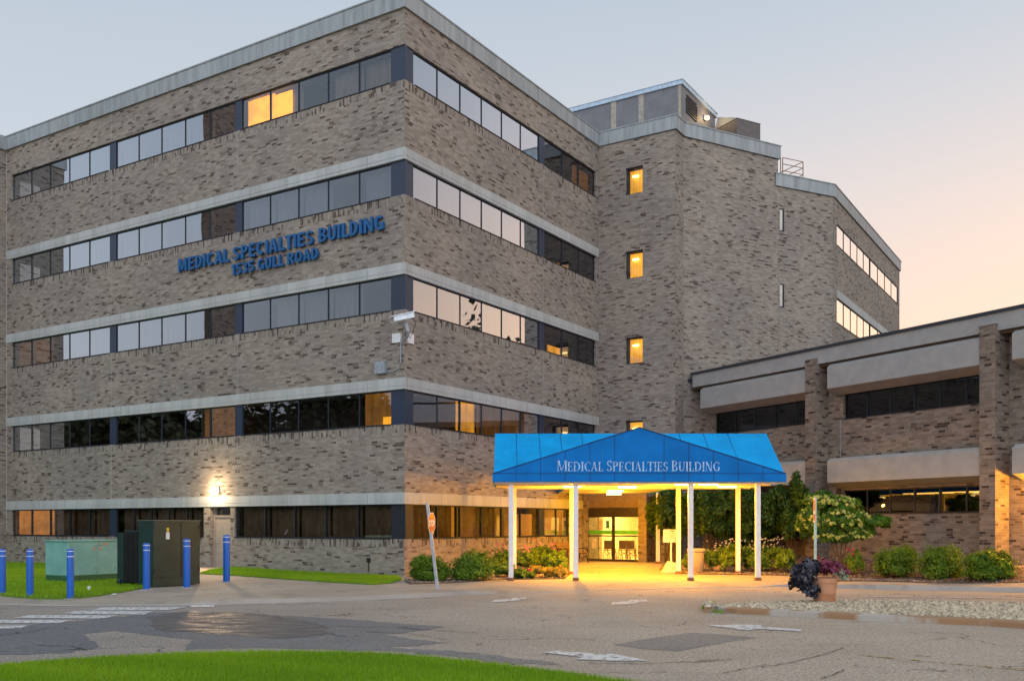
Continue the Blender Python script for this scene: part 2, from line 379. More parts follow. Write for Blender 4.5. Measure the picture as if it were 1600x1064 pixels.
# ground materials
def asphalt(name, c, c2, rough=.85, agg=.35, blue=None):
    t = NT(name); t.b.inputs['Specular IOR Level'].default_value = .35
    p = t.pos(); a = t.noise(30, 3, p, .9); b = t.noise(.35, 5, p); d = t.noise(3.0, 4, p)
    k = t.mix(t.map(b, .35, .65), c, c2)
    k = t.mix(1, k, t.mix(t.map(t.noise(13, 4, p, .85), .35, .65), (.72, .72, .74), (1.22, 1.22, 1.2)), 'MULTIPLY')
    sx = t.n('ShaderNodeSeparateXYZ'); t.l(p, sx.inputs[0])
    # worn, sandier surface towards the right-hand drive; older greyer one on the left
    side = t.map(t.mt('ADD', sx.outputs[0], t.mt('MULTIPLY', d, 3)), -5, 5)
    k = t.mix(side, t.mix(1, k, (.62, .68, .80), 'MULTIPLY'), k)
    k = t.mix(t.map(a, .45, .72, 0, agg), k, tuple(min(1, x*2.2) for x in c2)); k = t.mix(t.map(a, .55, .3, 0, agg), k, tuple(x*.35 for x in c))
    k = t.mix(t.map(t.noise(.9, 5, t.scaled(p, .5, 2, 1)), .55, .72, 0, .30), k, tuple(x*.6 for x in c))
    # hairline cracks
    vo = t.n('ShaderNodeTexVoronoi', feature='DISTANCE_TO_EDGE'); vo.inputs['Scale'].default_value = .42
    wv = t.n('ShaderNodeVectorMath', operation='ADD'); ns = t.n('ShaderNodeTexNoise'); ns.inputs['Scale'].default_value = 1.4; ns.inputs['Detail'].default_value = 5; t.l(p, ns.inputs['Vector']); t.l(p, wv.inputs[0])
    sc2 = t.n('ShaderNodeVectorMath', operation='SCALE'); t.l(ns.outputs['Color'], sc2.inputs[0]); sc2.inputs['Scale'].default_value = 1.5; t.l(sc2.outputs[0], wv.inputs[1]); t.l(wv.outputs[0], vo.inputs['Vector'])
    cr = t.map(vo.outputs['Distance'], .004, .012, 1, 0); cm = t.map(t.noise(.5, 2, p), .50, .58)
    k = t.mix(t.mt('MULTIPLY', t.mt('MULTIPLY', cr, cm), .75), k, (.03, .028, .027))
    t.col(k); t.rough(rough); t.bump(a, .012, .7); return t.m
M_ASPH = asphalt('asphalt', (.360, .290, .222), (.45, .365, .280), agg=.6)
M_ASPHD = asphalt('asphalt_patch', (.205, .190, .175), (.255, .23, .205), .8)
def wet():
    t = NT('wet_asphalt'); p = t.pos(); a = t.noise(24, 3, p, .9); t.col((.17, .155, .145)); t.b.inputs['Specular IOR Level'].default_value = .5
    t.rough(t.map(t.noise(2.5, 4, t.scaled(p, .6, 1.6, 1)), .40, .6, .42, .85)); t.bump(a, .07, 1); return t.m
M_ASPHW = wet()
def concrete(name, c, joints=True):
    t = NT(name); t.rough(.85); p = t.pos()
    k = t.mix(t.map(t.noise(.5, 5, p), .35, .65), tuple(x*.82 for x in c), c); k = t.mix(t.map(t.noise(45, 2, p), .4, .7, 0, .25), k, tuple(x*1.35 for x in c))
    k = t.mix(t.map(t.noise(1.2, 5, t.scaled(p, 1, .5, 1)), .56, .66, 0, .5), k, tuple(x*.6 for x in c))
    if joints:
        m = t.n('ShaderNodeMapping'); t.l(p, m.inputs[0]); m.inputs['Rotation'].default_value = (0, 0, R(32)); s = t.n('ShaderNodeSeparateXYZ'); t.l(m.outputs[0], s.inputs[0])
        j = t.mt('MAXIMUM', *[t.mt('LESS_THAN', t.mt('FRACT', t.mt('DIVIDE', s.outputs[i], 2.1)), .010) for i in (0, 1)])
        k = t.mix(t.mt('MULTIPLY', j, .7), k, (.06, .055, .05))
        vo = t.n('ShaderNodeTexVoronoi', feature='DISTANCE_TO_EDGE'); vo.inputs['Scale'].default_value = .33; t.l(t.scaled(p, 1, 1, 1), vo.inputs['Vector'])
        k = t.mix(t.mt('MULTIPLY', t.map(vo.outputs['Distance'], .002, .008, 1, 0), t.map(t.noise(.6, 3, p), .5, .55, 0, .6)), k, (.05, .045, .04))
    t.col(k); t.bump(t.noise(70, 2), .004); return t.m
M_CONC = concrete('pavement_concrete', (.38, .315, .245))
M_KERB = concrete('kerb_concrete', (.42, .37, .325), False)
def paint(name, c, gate=.42):
    t = NT(name); t.rough(.7); a = t.noise(9, 5); t.col(t.mix(t.map(t.noise(60, 2), .4, .7, 0, .4), c, tuple(x*.7 for x in c)))
    tr = t.n('ShaderNodeBsdfTransparent'); ms = t.n('ShaderNodeMixShader'); t.l(t.map(a, gate-.03, gate+.05), ms.inputs[0]); t.l(tr.outputs[0], ms.inputs[1]); t.l(t.b.outputs[0], ms.inputs[2]); t.l(ms.outputs[0], t.out.inputs[0]); return t.m
M_PAINT = paint('worn_white_paint', (.66, .65, .63)); M_YEL = paint('worn_yellow_paint', (.42, .28, .08), .5)
M_SOIL = plain('bark_mulch', (.075, .042, .026), .95, var=.3, scale=25, bump=.03, c2=(.16, .10, .065))
M_TURF = plain('turf', (.09, .17, .010), .9, scale=12, c2=(.14, .25, .015))
M_BLADE = attr_mat('grass_blades', (.13, .27, .006), (.30, .48, .012), .5, .3)

S = lambda n, p, z, m, **k: sheet(n, p, z, m, **k)
g0 = M(); g0.quad((-300, -60, -.03), (300, -60, -.03), (300, 400, -.03), (-300, 400, -.03))
g0.build('ground', plain('far_ground', (.09, .10, .06), .95, scale=.3)).__setitem__('kind', 'structure')
S('road', [(-45, 2), (45, 2), (45, 30), (-45, 30)], lambda x, y: 0, M_ASPH, res=6)
pav = KERB+[(34, 26), (30, 60), (-30, 60), (-30, 24)]
S('pavement', [(x, y+.16) for x, y in KERB]+[(34, 60), (-40, 60)], hz, M_CONC, res=.9)
# kerb along the far side of the drive
kb = M()
kp = []
for (x0, y0), (x1, y1) in zip(KERB, KERB[1:]):
    n_ = max(1, int(math.hypot(x1-x0, y1-y0)/.8))
    kp += [(x0+(x1-x0)*i/n_, y0+(y1-y0)*i/n_) for i in range(n_)]
kp.append(KERB[-1])
for (x0, y0), (x1, y1) in zip(kp, kp[1:]):
    z0 = float(hz(x0, y0))+.006; z1 = float(hz(x1, y1))+.006
    kb.hexa([(x0, y0, -.05), (x1, y1, -.05), (x1, y1+.16, -.05), (x0, y0+.16, -.05)], [(x0, y0+.02, z0), (x1, y1+.02, z1), (x1, y1+.16, z1), (x0, y0+.16, z0)])
kb.build('kerb', M_KERB)['kind'] = 'structure'

def blades(name, poly, zf, dens, h, mat, seed, wd=.006):
    rg = np.random.default_rng(seed); P = np.array(poly); lo = P.min(0); hi = P.max(0)
    n = int((hi-lo).prod()*dens); p = lo+rg.random((n, 2))*(hi-lo); ins = np.zeros(n, bool)
    for i in range(len(P)):
        a, b = P[i-1], P[i]; c = (a[1] > p[:, 1]) != (b[1] > p[:, 1])
        with np.errstate(divide='ignore', invalid='ignore'): xx = (b[0]-a[0])*(p[:, 1]-a[1])/(b[1]-a[1])+a[0]
        ins ^= c & (p[:, 0] < xx)
    p = p[ins]; n = len(p); z = zf(p[:, 0], p[:, 1])
    an = rg.random(n)*6.283; hh = h*(.5+.8*rg.random(n)); ln = rg.random((n, 2))*2-1; ww = wd*(.6+.8*rg.random(n))
    v = np.empty((n, 3, 3)); dx = np.cos(an)*ww; dy = np.sin(an)*ww
    v[:, 0] = np.stack([p[:, 0]-dx, p[:, 1]-dy, z-.005], 1); v[:, 1] = np.stack([p[:, 0]+dx, p[:, 1]+dy, z-.005], 1)
    v[:, 2] = np.stack([p[:, 0]+ln[:, 0]*hh*.5, p[:, 1]+ln[:, 1]*hh*.5, z+hh], 1)
    # patchy colour
    cv = .5+.5*np.sin(p[:, 0]*1.3+np.sin(p[:, 1]*2.1)*1.5)*np.sin(p[:, 1]*1.7+p[:, 0]*.6); cv = np.clip(.15+.45*cv+.45*rg.random(n), 0, 1)
    return npmesh(name, v.reshape(-1, 3), 3, np.repeat(cv, 3), mat)
def npmesh(name, v, k, cv, mat, parent=None, faces=None, sizes=None):
    me = bpy.data.meshes.new(name); nv = len(v)
    if faces is None: faces = np.arange(nv, dtype=np.int32).reshape(-1, k)
    nf = len(faces); me.vertices.add(nv); me.loops.add(nf*k); me.polygons.add(nf)
    me.vertices.foreach_set('co', v.astype(np.float32).ravel()); me.loops.foreach_set('vertex_index', faces.astype(np.int32).ravel())
    me.polygons.foreach_set('loop_start', np.arange(0, nf*k, k, dtype=np.int32)); me.update(calc_edges=True); me.validate()
    ca = me.color_attributes.new('Col', 'FLOAT_COLOR', 'POINT'); c4 = np.ones((nv, 4), np.float32); c4[:, :3] = cv[:, None] if cv.ndim == 1 else cv
    ca.data.foreach_set('color', c4.ravel()); return link(name, me, mat, parent, uv=False)

# near lawn
gp = lambda px, py, z=.07: ((px-800)/F*((EYE-z)*F/(py-821)), (EYE-z)*F/(py-821))
NG = [gp(*p) for p in [(-330, 1060), (0, 1036), (150, 1025), (300, 1018), (400, 1016), (500, 1016), (600, 1019), (700, 1027), (800, 1038), (900, 1050), (1020, 1067), (1120, 1082)]]+[(3.0, 7.5), (-9, 7.5)]
S('lawn_soil', NG, lambda x, y: .05, M_TURF, res=3, skirt=.06)
tag(blades('grass', NG, lambda x, y: .05+0*x, 3400, .055, M_BLADE, 1, .0045), 'bright green lawn in the foreground along the drive', 'grass', kind='stuff')
LG = [at(*p) for p in [(-380, 928), (0, 931), (60, 936), (113, 936.5), (150, 931.5), (183, 927), (225, 919), (245, 914), (300, 905)]]+[FL.w(FL.s(300), .05, 0)[:2], FL.w(-23, .05, 0)[:2], FL.w(-23.1, 2.7, 0)[:2], FL.w(-35, 2.8, 0)[:2]]
hg = lambda x, y: hz(x, y)+.03
S('left_lawn_soil', LG, hg, M_TURF, res=1, skirt=.05)
tag(blades('grass', LG, hg, 520, .07, M_BLADE, 2, .010), 'green lawn round the utility cabinets and blue bollards', 'grass', kind='stuff')
LG2 = [at(*p) for p in [(312, 896.5), (370, 899.5), (437, 904.5), (520, 910), (581, 913.5), (610, 911.5), (628, 906)]]+[FL.w(-.25, .04, 0)[:2], FL.w(FL.s(366), .04, 0)[:2], at(330, 891)]
S('wall_lawn_soil', LG2, hg, M_TURF, res=1, skirt=.04)
tag(blades('grass', LG2, hg, 1200, .06, M_BLADE, 3, .009), 'narrow strip of lawn below the brick wall right of the grey door', 'grass', kind='stuff')
# planting beds
LB = [at(*p) for p in [(632, 908), (640, 912.5), (700, 911), (760, 907), (790, 905.5), (880, 904.5), (897, 893), (897, 884)]]+[FR_.w(FR_.s(868), .03, 0)[:2], FR_.w(.05, .03, 0)[:2]]
RB = [at(*p) for p in [(1030, 890), (1040, 893), (1078, 897), (1150, 898), (1235, 899), (1300, 908), (1400, 909), (1600, 910), (1800, 912)]]+[FW.w(21, -.6, 0)[:2], FW.w(14.5, -.6, 0)[:2], FW.w(7, -.6, 0)[:2], FW.w(0, -.4, 0)[:2], FA.w(3.3, .1, 0)[:2]]
hb = lambda x, y: hz(x, y)+.025
S('left_bed_soil', LB, hb, M_SOIL, res=.7, skirt=.03); S('right_bed_soil', RB, hb, M_SOIL, res=.7, skirt=.03)
def pebbles(name, poly, zf, n, r, mat, seed, lab):
    rg = np.random.default_rng(seed); P = np.array(poly); lo = P.min(0); hi = P.max(0); p = lo+rg.random((n*4, 2))*(hi-lo); ins = np.zeros(len(p), bool)
    for i in range(len(P)):
        a, b = P[i-1], P[i]; c = (a[1] > p[:, 1]) != (b[1] > p[:, 1])
        with np.errstate(divide='ignore', invalid='ignore'): xx = (b[0]-a[0])*(p[:, 1]-a[1])/(b[1]-a[1])+a[0]
        ins ^= c & (p[:, 0] < xx)
    p = p[ins][:n]; n = len(p)
    base = np.array([(1, 0, 0), (.3, .9, 0), (-.8, .6, 0), (-.8, -.6, 0), (.3, -.9, 0), (.15, .1, .75), (0, 0, -.5)]); fc = np.array([(0, 1, 5), (1, 2, 5), (2, 3, 5), (3, 4, 5), (4, 0, 5)])
    rr = r*(.5+rg.random(n)*.9); an = rg.random(n)*6.283; v = base[None, :, :]*(1+.35*(rg.random((n, 7, 3))-.5)); v = v*np.stack([rr, rr*(.6+.4*rg.random(n)), rr*(.7+.4*rg.random(n))], 1)[:, None, :]
    c, s = np.cos(an), np.sin(an); x = v[:, :, 0]*c[:, None]-v[:, :, 1]*s[:, None]; y = v[:, :, 0]*s[:, None]+v[:, :, 1]*c[:, None]
    z = zf(p[:, 0], p[:, 1])+rr*.15; v = np.stack([x+p[:, :1], y+p[:, 1:], v[:, :, 2]+z[:, None]], 2)
    f = (fc[None]+np.arange(n)[:, None, None]*7).reshape(-1, 3); cv = np.repeat(rg.random(n), 7)
    return tag(npmesh(name, v.reshape(-1, 3), 3, cv, mat, faces=f), lab, 'gravel', kind='stuff')
M_PEB = attr_mat('river_pebbles', (.26, .195, .13), (.80, .64, .44), .8)
M_PEBD = attr_mat('bark_and_pebbles', (.08, .05, .035), (.42, .35, .28), .9)
IS = [road(*p) for p in [(1108, 950.5), (1116, 955), (1150, 958.5), (1233, 962.5), (1346, 969), (1545, 978), (1600, 982), (1850, 998)]]+[gp(*p, .11) for p in [(1900, 953), (1600, 942), (1405, 937.5), (1250, 938.5), (1150, 941.5), (1112, 945.5)]]
hi_ = lambda x, y: .11+0*np.asarray(x, float)
ki = M(); inn = inset(IS, .22); nI = len(IS)
for i in range(nI):
    a, b = IS[i], IS[(i+1) % nI]; c, d = inn[(i+1) % nI], inn[i]
    ki.add([(*a, -.03), (*b, -.03), (*b, .095), (*a, .095), (*c, .125), (*d, .125), (*c, 0), (*d, 0)], [(0, 1, 2, 3), (3, 2, 4, 5), (5, 4, 6, 7)])
def kerb_rust():
    t = NT('stained_kerb'); t.rough(.9); p = t.pos(); t.col(t.mix(t.map(t.noise(.9, 4, t.scaled(p, 1, 1, .2)), .42, .52), (.46, .40, .34), (.36, .20, .10))); t.bump(t.noise(60, 2), .004); return t.m
ki.build('island_kerb', kerb_rust())['kind'] = 'structure'
S('island_bed', inn, lambda x, y: .10, M_SOIL, res=4)
pebbles('gravel', inn, hi_, 13000, .045, M_PEB, 5, 'pale river pebbles filling the kerbed traffic island')
pebbles('gravel', RB, hb, 9000, .030, M_PEBD, 6, 'bark and small stones in the planting bed below the low wing')
pebbles('gravel', LB, hb, 5000, .028, M_PEBD, 7, 'bark and small stones in the bed left of the entrance')
# patches, wet area, markings
def flat(name, pts, mat, z, k='structure', jag=0):
    q = [road(*p) for p in pts]
    if jag:
        rj = random.Random(len(pts)); q2 = []
        for a, b in zip(q, q[1:]+q[:1]):
            for i in range(8): q2.append((a[0]+(b[0]-a[0])*i/8+rj.uniform(-jag, jag), a[1]+(b[1]-a[1])*i/8+rj.uniform(-jag, jag)))
        q = q2
    m = M(); m.add([(*p, z) for p in q], [tuple(range(len(q)))]); o = m.build(name, mat, fix=False)
    if o.data.polygons[0].normal.z < 0: o.data.flip_normals()
    o['kind'] = k; return o
flat('asphalt_repair', [(958, 1007), (1028, 995), (1080, 988), (1130, 991), (1182, 996), (1130, 1004), (1060, 1017), (1000, 1013)], M_ASPHD, .004)
flat('dark_asphalt', [(-60, 1004), (-40, 984), (60, 975), (160, 966), (240, 957), (300, 956), (380, 957), (450, 962), (560, 968), (700, 980), (600, 992), (700, 1004), (600, 1012), (700, 1016), (860, 1033), (880, 1040), (790, 1036), (640, 1018), (400, 1012), (290, 1014), (300, 1000), (180, 985), (130, 990), (160, 1010), (100, 1020), (-60, 1024)], M_ASPHD, .004, jag=.07)
flat('wet_asphalt', [(230, 965), (280, 956), (360, 956), (440, 962), (500, 974), (520, 990), (440, 998), (330, 990), (250, 985)], M_ASPHW, .008, jag=.12)
cr = [[(1190, 1043), (1232, 1036), (1290, 1022), (1322, 1010)], [(1130, 1052), (1180, 1042), (1200, 1038)], [(1282, 1062), (1305, 1053), (1322, 1046)], [(920, 1036), (1010, 1037), (1080, 1034), (1130, 1030)], [(1080, 1036), (1135, 1031), (1150, 1030)], [(700, 1000), (640, 990), (560, 986)], [(1120, 1006), (1170, 1014), (1182, 1015)], [(0, 1018), (60, 1008), (110, 1010), (140, 1018)], [(500, 978), (600, 980), (700, 986), (760, 990)]]
mc = M(); rr_ = random.Random(4)
for l in cr:
    pts = []
    for a, b in zip(l, l[1:]):
        for i in range(7): pts.append((a[0]+(b[0]-a[0])*i/7+rr_.uniform(-2, 2), a[1]+(b[1]-a[1])*i/7+rr_.uniform(-.5, .5)))
    q = [road(*p) for p in pts]
    for a, b in zip(q, q[1:]):
        w_ = rr_.uniform(.006, .02); mc.add([(a[0], a[1]-w_, .012), (b[0], b[1]-w_, .012), (b[0], b[1]+w_, .012), (a[0], a[1]+w_, .012)], [(0, 1, 2, 3)])
mc.build('road_cracks', plain('crack_filler', (.035, .033, .033), .7))['kind'] = 'structure'
for p in ([(295, 946), (335, 945.6), (334, 948.4), (300, 948.8)], [(161, 949.2), (292, 948.6), (262, 953.4), (140, 954)], [(118, 954.8), (240, 955.2), (225, 960.4), (100, 959.2)], [(46, 961.5), (186, 961.8), (160, 966.6), (20, 966)], [(-40, 969), (113, 969.3), (90, 974), (-50, 974)], [(-40, 978.5), (46, 977.6), (30, 982), (-40, 983)]):
    flat('crosswalk_stripe', p, M_PAINT, .012)
AR = [[(765, 941), (773, 937.5), (800, 936), (801, 934), (823, 933.6), (822, 935.8), (812, 937), (812, 938), (786, 940.5)],
      [(955, 944.6), (957, 941.2), (981, 939.6), (984, 937.6), (1010, 936.8), (1011, 940), (996, 941.5), (990, 943.8), (968, 944.8)],
      [(1100, 977), (1150, 976), (1192, 976.2), (1188, 979.5), (1256, 983.8), (1250, 987), (1186, 983), (1164, 985.4), (1140, 981.5)],
      [(847, 1020), (872, 1016.8), (925, 1021.5), (930, 1023.5), (956, 1022), (978, 1026), (1014, 1033), (960, 1033), (898, 1030.5), (912, 1027)]]
for a in AR: flat('painted_arrow', a, M_PAINT, .012)
flat('yellow_line', [(1320, 1020.5), (1420, 1030), (1600, 1046.5), (1700, 1056), (1700, 1058), (1600, 1048.3), (1420, 1031.5), (1320, 1021.4)], M_YEL, .012)
flat('white_line', [(1350, 931.6), (1460, 932.8), (1600, 934.5), (1600, 935.4), (1460, 933.6), (1350, 932.3)], M_PAINT, .012)

# ------------------------------------------------------------------ main block
FLR = 3.819; BT, BB, SILL = 2.91, 2.523, 1.353; CB, CT = 18.99, 19.62
main = empty('office_block', (*CP, 0), 'five-storey tan brick office block with ribbon windows and blue wall lettering', 'building')
FOOT = [LP, CP, IP, add2(LP, UR, 14.08)]
wl = M(); bd = M(); cr_ = M(); core = M(); crs = M(); jt = M()
for i in range(5):
    bt, bb, nx = BT+i*FLR, BB+i*FLR, SILL+(i+1)*FLR
    if i < 4: bd.prism(inset(FOOT, -.035), bb, bb+.11); bd.prism(inset(FOOT, -.022), bb+.11, bb+.125); bd.prism(inset(FOOT, -.035), bb+.125, bt); wl.prism(FOOT, bt, nx)
    else: wl.prism(FOOT, bb, CB)
    core.prism(inset(FOOT, 1.0), SILL+i*FLR+.01, bb-.01)
SEC_L = [(FL.s(18.5), FL.s(169.5), 5), (FL.s(180), FL.s(365.5), 5), (FL.s(377), FL.s(609.5), 5)]
SEC_R = [(FR_.s(648), FR_.s(844), 6), (FR_.s(853), FR_.s(931), 3)]
dl0, dl1 = FL.s(328), FL.s(360)
# ground storey walls
wl.fb(FL, -23.2, dl0, -.4, 0, -.3, SILL); wl.fb(FL, dl1, 0, -.4, 0, -.3, SILL); wl.fb(FR_, .4, 14.08, -.4, 0, -.3, SILL)
wl.fb(FL, FL.s(318.5), dl0, -.4, 0, SILL, BB); wl.fb(FL, dl1, FL.s(366.5), -.4, 0, SILL, BB)
wl.fb(FR_, FR_.s(890), 14.08, -.4, 0, SILL, BB)
wl.fb(FL, -23.2, FL.s(18), -.4, 0, SILL, BB)
for i in range(1, 5):
    z0, z1 = SILL+i*FLR, BB+i*FLR
    wl.fb(FL, -23.2, FL.s(18), -.4, 0, z0, z1); wl.fb(FR_, FR_.s(931.5), 14.08, -.4, 0, z0, z1)
M_JT = plain('joint_sealant', (.36, .34, .32), .8)
for i in range(5):
    z0 = SILL+i*FLR
    for f, a, b in ((FL, -22.9, -.003), (FR_, .003, FR_.s(931))):
        if i == 0 and f is FL: crs.fb(f, a, dl0-.02, -.02, .004, z0-.27, z0); crs.fb(f, dl1+.02, b, -.02, .004, z0-.27, z0)
        else: crs.fb(f, a, b if i or f is FL else FR_.s(890), -.02, .004, z0-.27, z0)
    for f, s in ((FL, FL.s(174)), (FL, FL.s(371)), (FR_, FR_.s(849))):
        jt = M()
        if i < 4: jt.fb(f, s-.008, s+.008, -.02, .0065, BT+i*FLR+.01, SILL+(i+1)*FLR-.01)
        else: jt.fb(f, s-.008, s+.008, -.02, .0065, BB+i*FLR+.01, CB-.01)
        jt.build('expansion_joint', M_JT, main)
core.prism(inset(FOOT, 1.0), -.2, 1.34)
wl.build('wall', MB, main); bd.build('concrete_band', M_BAND, main); core.build('interior_core', M_INT, main); crs.build('brick_course', MBS, main)
cr_.prism(inset(FOOT, -.09), CB, CT-.05); cr_.prism(inset(FOOT, -.12), CT-.05, CT); cr_.build('cornice', M_CORN, main)
# corner and intermediate pier panels
for i in range(5):
    z0, z1 = SILL+i*FLR, BB+i*FLR
    m = M(); m.fb(FL, FL.s(610), .0, -.16, -.05, z0, z1); m.fb(FR_, .0+.16, FR_.s(647.5), -.16, -.05, z0, z1)
    m.build('pier_panel', M_PIER if i else M_FRAME, main)
    for f, a, b in ((FL, 170, 179.5), (FL, 366, 376.5), (FR_, 844.5, 852.5)):
        if i == 0 and a == 366: continue
        m = M(); m.fb(f, f.s(a), f.s(b), -.16, -.06, z0, z1); m.build('pier_panel', M_PIER, main)
def ribbon(f, s0, s1, n, z0, z1, parent, gl=M_GLASS, back=None, lit=(), o=-.10, deep=.07, seed=0, mull=.020, blind=M_BLIND, sill=.03):
    """window: frame part > glass, curtains.  back: set of pane indices with drawn blinds; lit: (i0,i1,za,zb,mat) in pane units / height fraction"""
    rg = random.Random(seed); pw = (s1-s0)/n; m = M()
    m.fb(f, s0, s1, o-deep, o+.03, z0, z0+.045); m.fb(f, s0, s1, o-deep, o+.03, z1-.045, z1)
    for i in range(n+1):
        c = s0+i*pw; a = max(s0, c-mull); b = min(s1, c+mull); m.fb(f, a, b, o-deep, o+.022, z0+.045, z1-.045)
    m.fb(f, s0, s1, o+.03, sill, z0-.01, z0+.02)
    fr = m.build('window', M_FRAME, parent)
    g_ = M()
    for i in range(n):
        t1, t2 = rg.uniform(-.002, .002), rg.uniform(-.0015, .0015); a, b = s0+i*pw+.01, s0+(i+1)*pw-.01
        g_.quad(f.w(a, o-t1-t2, z0+.01), f.w(b, o+t1-t2, z0+.01), f.w(b, o+t1+t2, z1-.01), f.w(a, o-t1+t2, z1-.01))
    g_.build('glass', gl, fr, fix=False)
    if back:
        for i in back:
            m = M(); a, b = s0+i*pw+.05, s0+(i+1)*pw-.05; k = 8
            for j in range(k):
                x0 = a+(b-a)*j/k; x1 = x0+(b-a)/k; oo, o1 = o-.30-.02*(j % 2), o-.32+.02*(j % 2); m.quad(f.w(x0, oo, z0+.05), f.w(x1, o1, z0+.05), f.w(x1, o1, z1-.04), f.w(x0, oo, z1-.04))
            m.build('blinds', blind, fr, fix=False)
    for j, (a, b, c, d, mt) in enumerate(lit):
        m = M(); m.fb(f, s0+a*pw, s0+b*pw, o-.24, o-.22, z0+(z1-z0)*c+.02, z0+(z1-z0)*d-.02); m.build('lit_curtain', mt, fr)
    return fr
LIT = {('L', 4, 2): [(0.02, 1, 0, 1, M_LIT), (1, 1.62, 0, .93, M_LIT)], ('L', 2, 0): [(0.05, 1.9, 0, 1, M_AMB)],
       ('L', 1, 2): [(4.05, 4.97, 0, 1, M_AMB), (4.6, 4.95, .05, .3, M_LITR)], ('L', 1, 1): [(3.6, 4.9, 0, 1, M_AMB)],
       ('R', 4, 1): [(1.9, 2.9, 0, .9, M_AMB)], ('R', 3, 1): [(1.05, 1.4, 0, .22, M_LITR)], ('R', 2, 1): [(.45, 1.3, .0, .38, M_LITR)],
       ('R', 1, 0): [(2.05, 2.9, 0, 1, M_LITR), (3.0, 5.9, 0, 1, M_AMB)], ('R', 1, 1): [(.4, 1.7, 0, .35, M_LITR)]}
for i in range(1, 5):
    z0, z1 = SILL+i*FLR, BB+i*FLR
    for k, (a, b, n) in enumerate(SEC_L):
        ribbon(FL, a, b, n, z0, z1, main, M_GLASSL if (i, k) == (4, 2) else (M_GLASSM if k == 2 else M_GLASS), back=[q for q in range(n) if (q*7+i*3+k*5) % 4 != 0 and not (k == 1 and q == 4) and not (k == 0 and q < 3) and i > 1], lit=LIT.get(('L', i, k), ()), seed=i*10+k)
    for k, (a, b, n) in enumerate(SEC_R):
        ribbon(FR_, a, b, n, z0, z1, main, M_GLASSE if k == 1 else M_GLASS, back=[q for q in range(n) if (q+i) % 3 and i > 1 and k == 0], lit=LIT.get(('R', i, k), ()), seed=i*10+k+5)
ribbon(FL, *SEC_L[0][:2], 5, SILL, BB, main, M_GLASSG, back=[2, 3, 4], blind=M_BLINDB, lit=[(.05, 1, 0, 1, M_LITD), (1.0, 1.95, 0, 1, M_LITD)])
ribbon(FL, FL.s(180), FL.s(318), 5, SILL, BB, main, M_GLASSG, back=[0, 1, 2, 3, 4], blind=M_BLINDB)
ribbon(FL, FL.s(367), FL.s(610), 5, SILL, BB, main, M_GLASSG, back=[0, 1, 2, 3, 4], blind=M_BLINDB)
ribbon(FR_, *SEC_R[0][:2], 6, SILL, BB, main, M_GLASSG, back=[0, 1, 3], blind=M_BLINDB, lit=[(2.1, 2.95, 0, 1, M_AMB), (1.85, 1.97, 0, 1, M_LITD), (3.9, 4.95, 0, 1, M_AMB), (4.4, 5.9, 0, .8, M_LITD)])
ribbon(FR_, FR_.s(853), FR_.s(890), 2, SILL, BB, main, M_GLASSG, lit=[(0, 2, 0, 1, M_LITD)])
# grey service door in the left wall
d_ = M(); d_.fb(FL, dl0, dl1, -.35, -.25, .17, 2.12); M_DOOR = plain('door_paint', (.33, .28, .24), .5, var=.08)
do = d_.build('door', M_DOOR, main)
m = M(); m.fb(FL, dl0, dl0+.06, -.35, -.2, .17, BB); m.fb(FL, dl1-.06, dl1, -.35, -.2, .17, BB); m.fb(FL, dl0+.06, dl1-.06, -.35, -.2, 2.12, 2.2); m.build('door_frame', M_DOOR, do)
m = M(); m.fb(FL, dl0+.06, dl1-.06, -.32, -.3, 2.2, BB); m.build('transom', M_GLASSG, do)
m = M(); m.tube([FL.w(dl0+.13, -.25, 1.15), FL.w(dl0+.13, -.17, 1.15), FL.w(dl0+.26, -.17, 1.15)], .014); m.build('handle', M_METAL, do)
# lettering on the wall
def text(body, f, s0, s1, z0, cap, o, ext, mat, name, parent, off=.0):
    cu = bpy.data.curves.new('t', 'FONT'); cu.body = body; cu.size = 1; cu.extrude = 0; cu.offset = off; cu.resolution_u = 4; cu.space_character = 1.06
    ob = bpy.data.objects.new('t', cu); C.objects.link(ob); bpy.context.view_layer.update()
    dg = bpy.context.evaluated_depsgraph_get(); me = bpy.data.meshes.new_from_object(ob.evaluated_get(dg)); bpy.data.objects.remove(ob)
    co = np.array([v.co[:] for v in me.vertices]); x0, x1 = co[:, 0].min(), co[:, 0].max(); y0, y1 = co[:, 1].min(), co[:, 1].max()
    bm = bmesh.new(); bm.from_mesh(me); r = bmesh.ops.extrude_face_region(bm, geom=bm.faces[:])
    for v in [q for q in r['geom'] if isinstance(q, bmesh.types.BMVert)]: v.co.z += 1
    for v in bm.verts:
        s = s0+(v.co.x-x0)/(x1-x0)*(s1-s0); z = z0+(v.co.y-y0)/(y1-y0)*cap; v.co = Vector(f.w(s, o+v.co.z*ext, z))
    bmesh.ops.recalc_face_normals(bm, faces=bm.faces); bm.to_mesh(me); bm.free()
    for p in me.polygons: p.use_smooth = False
    me.name = name; return link(name, me, mat, parent)
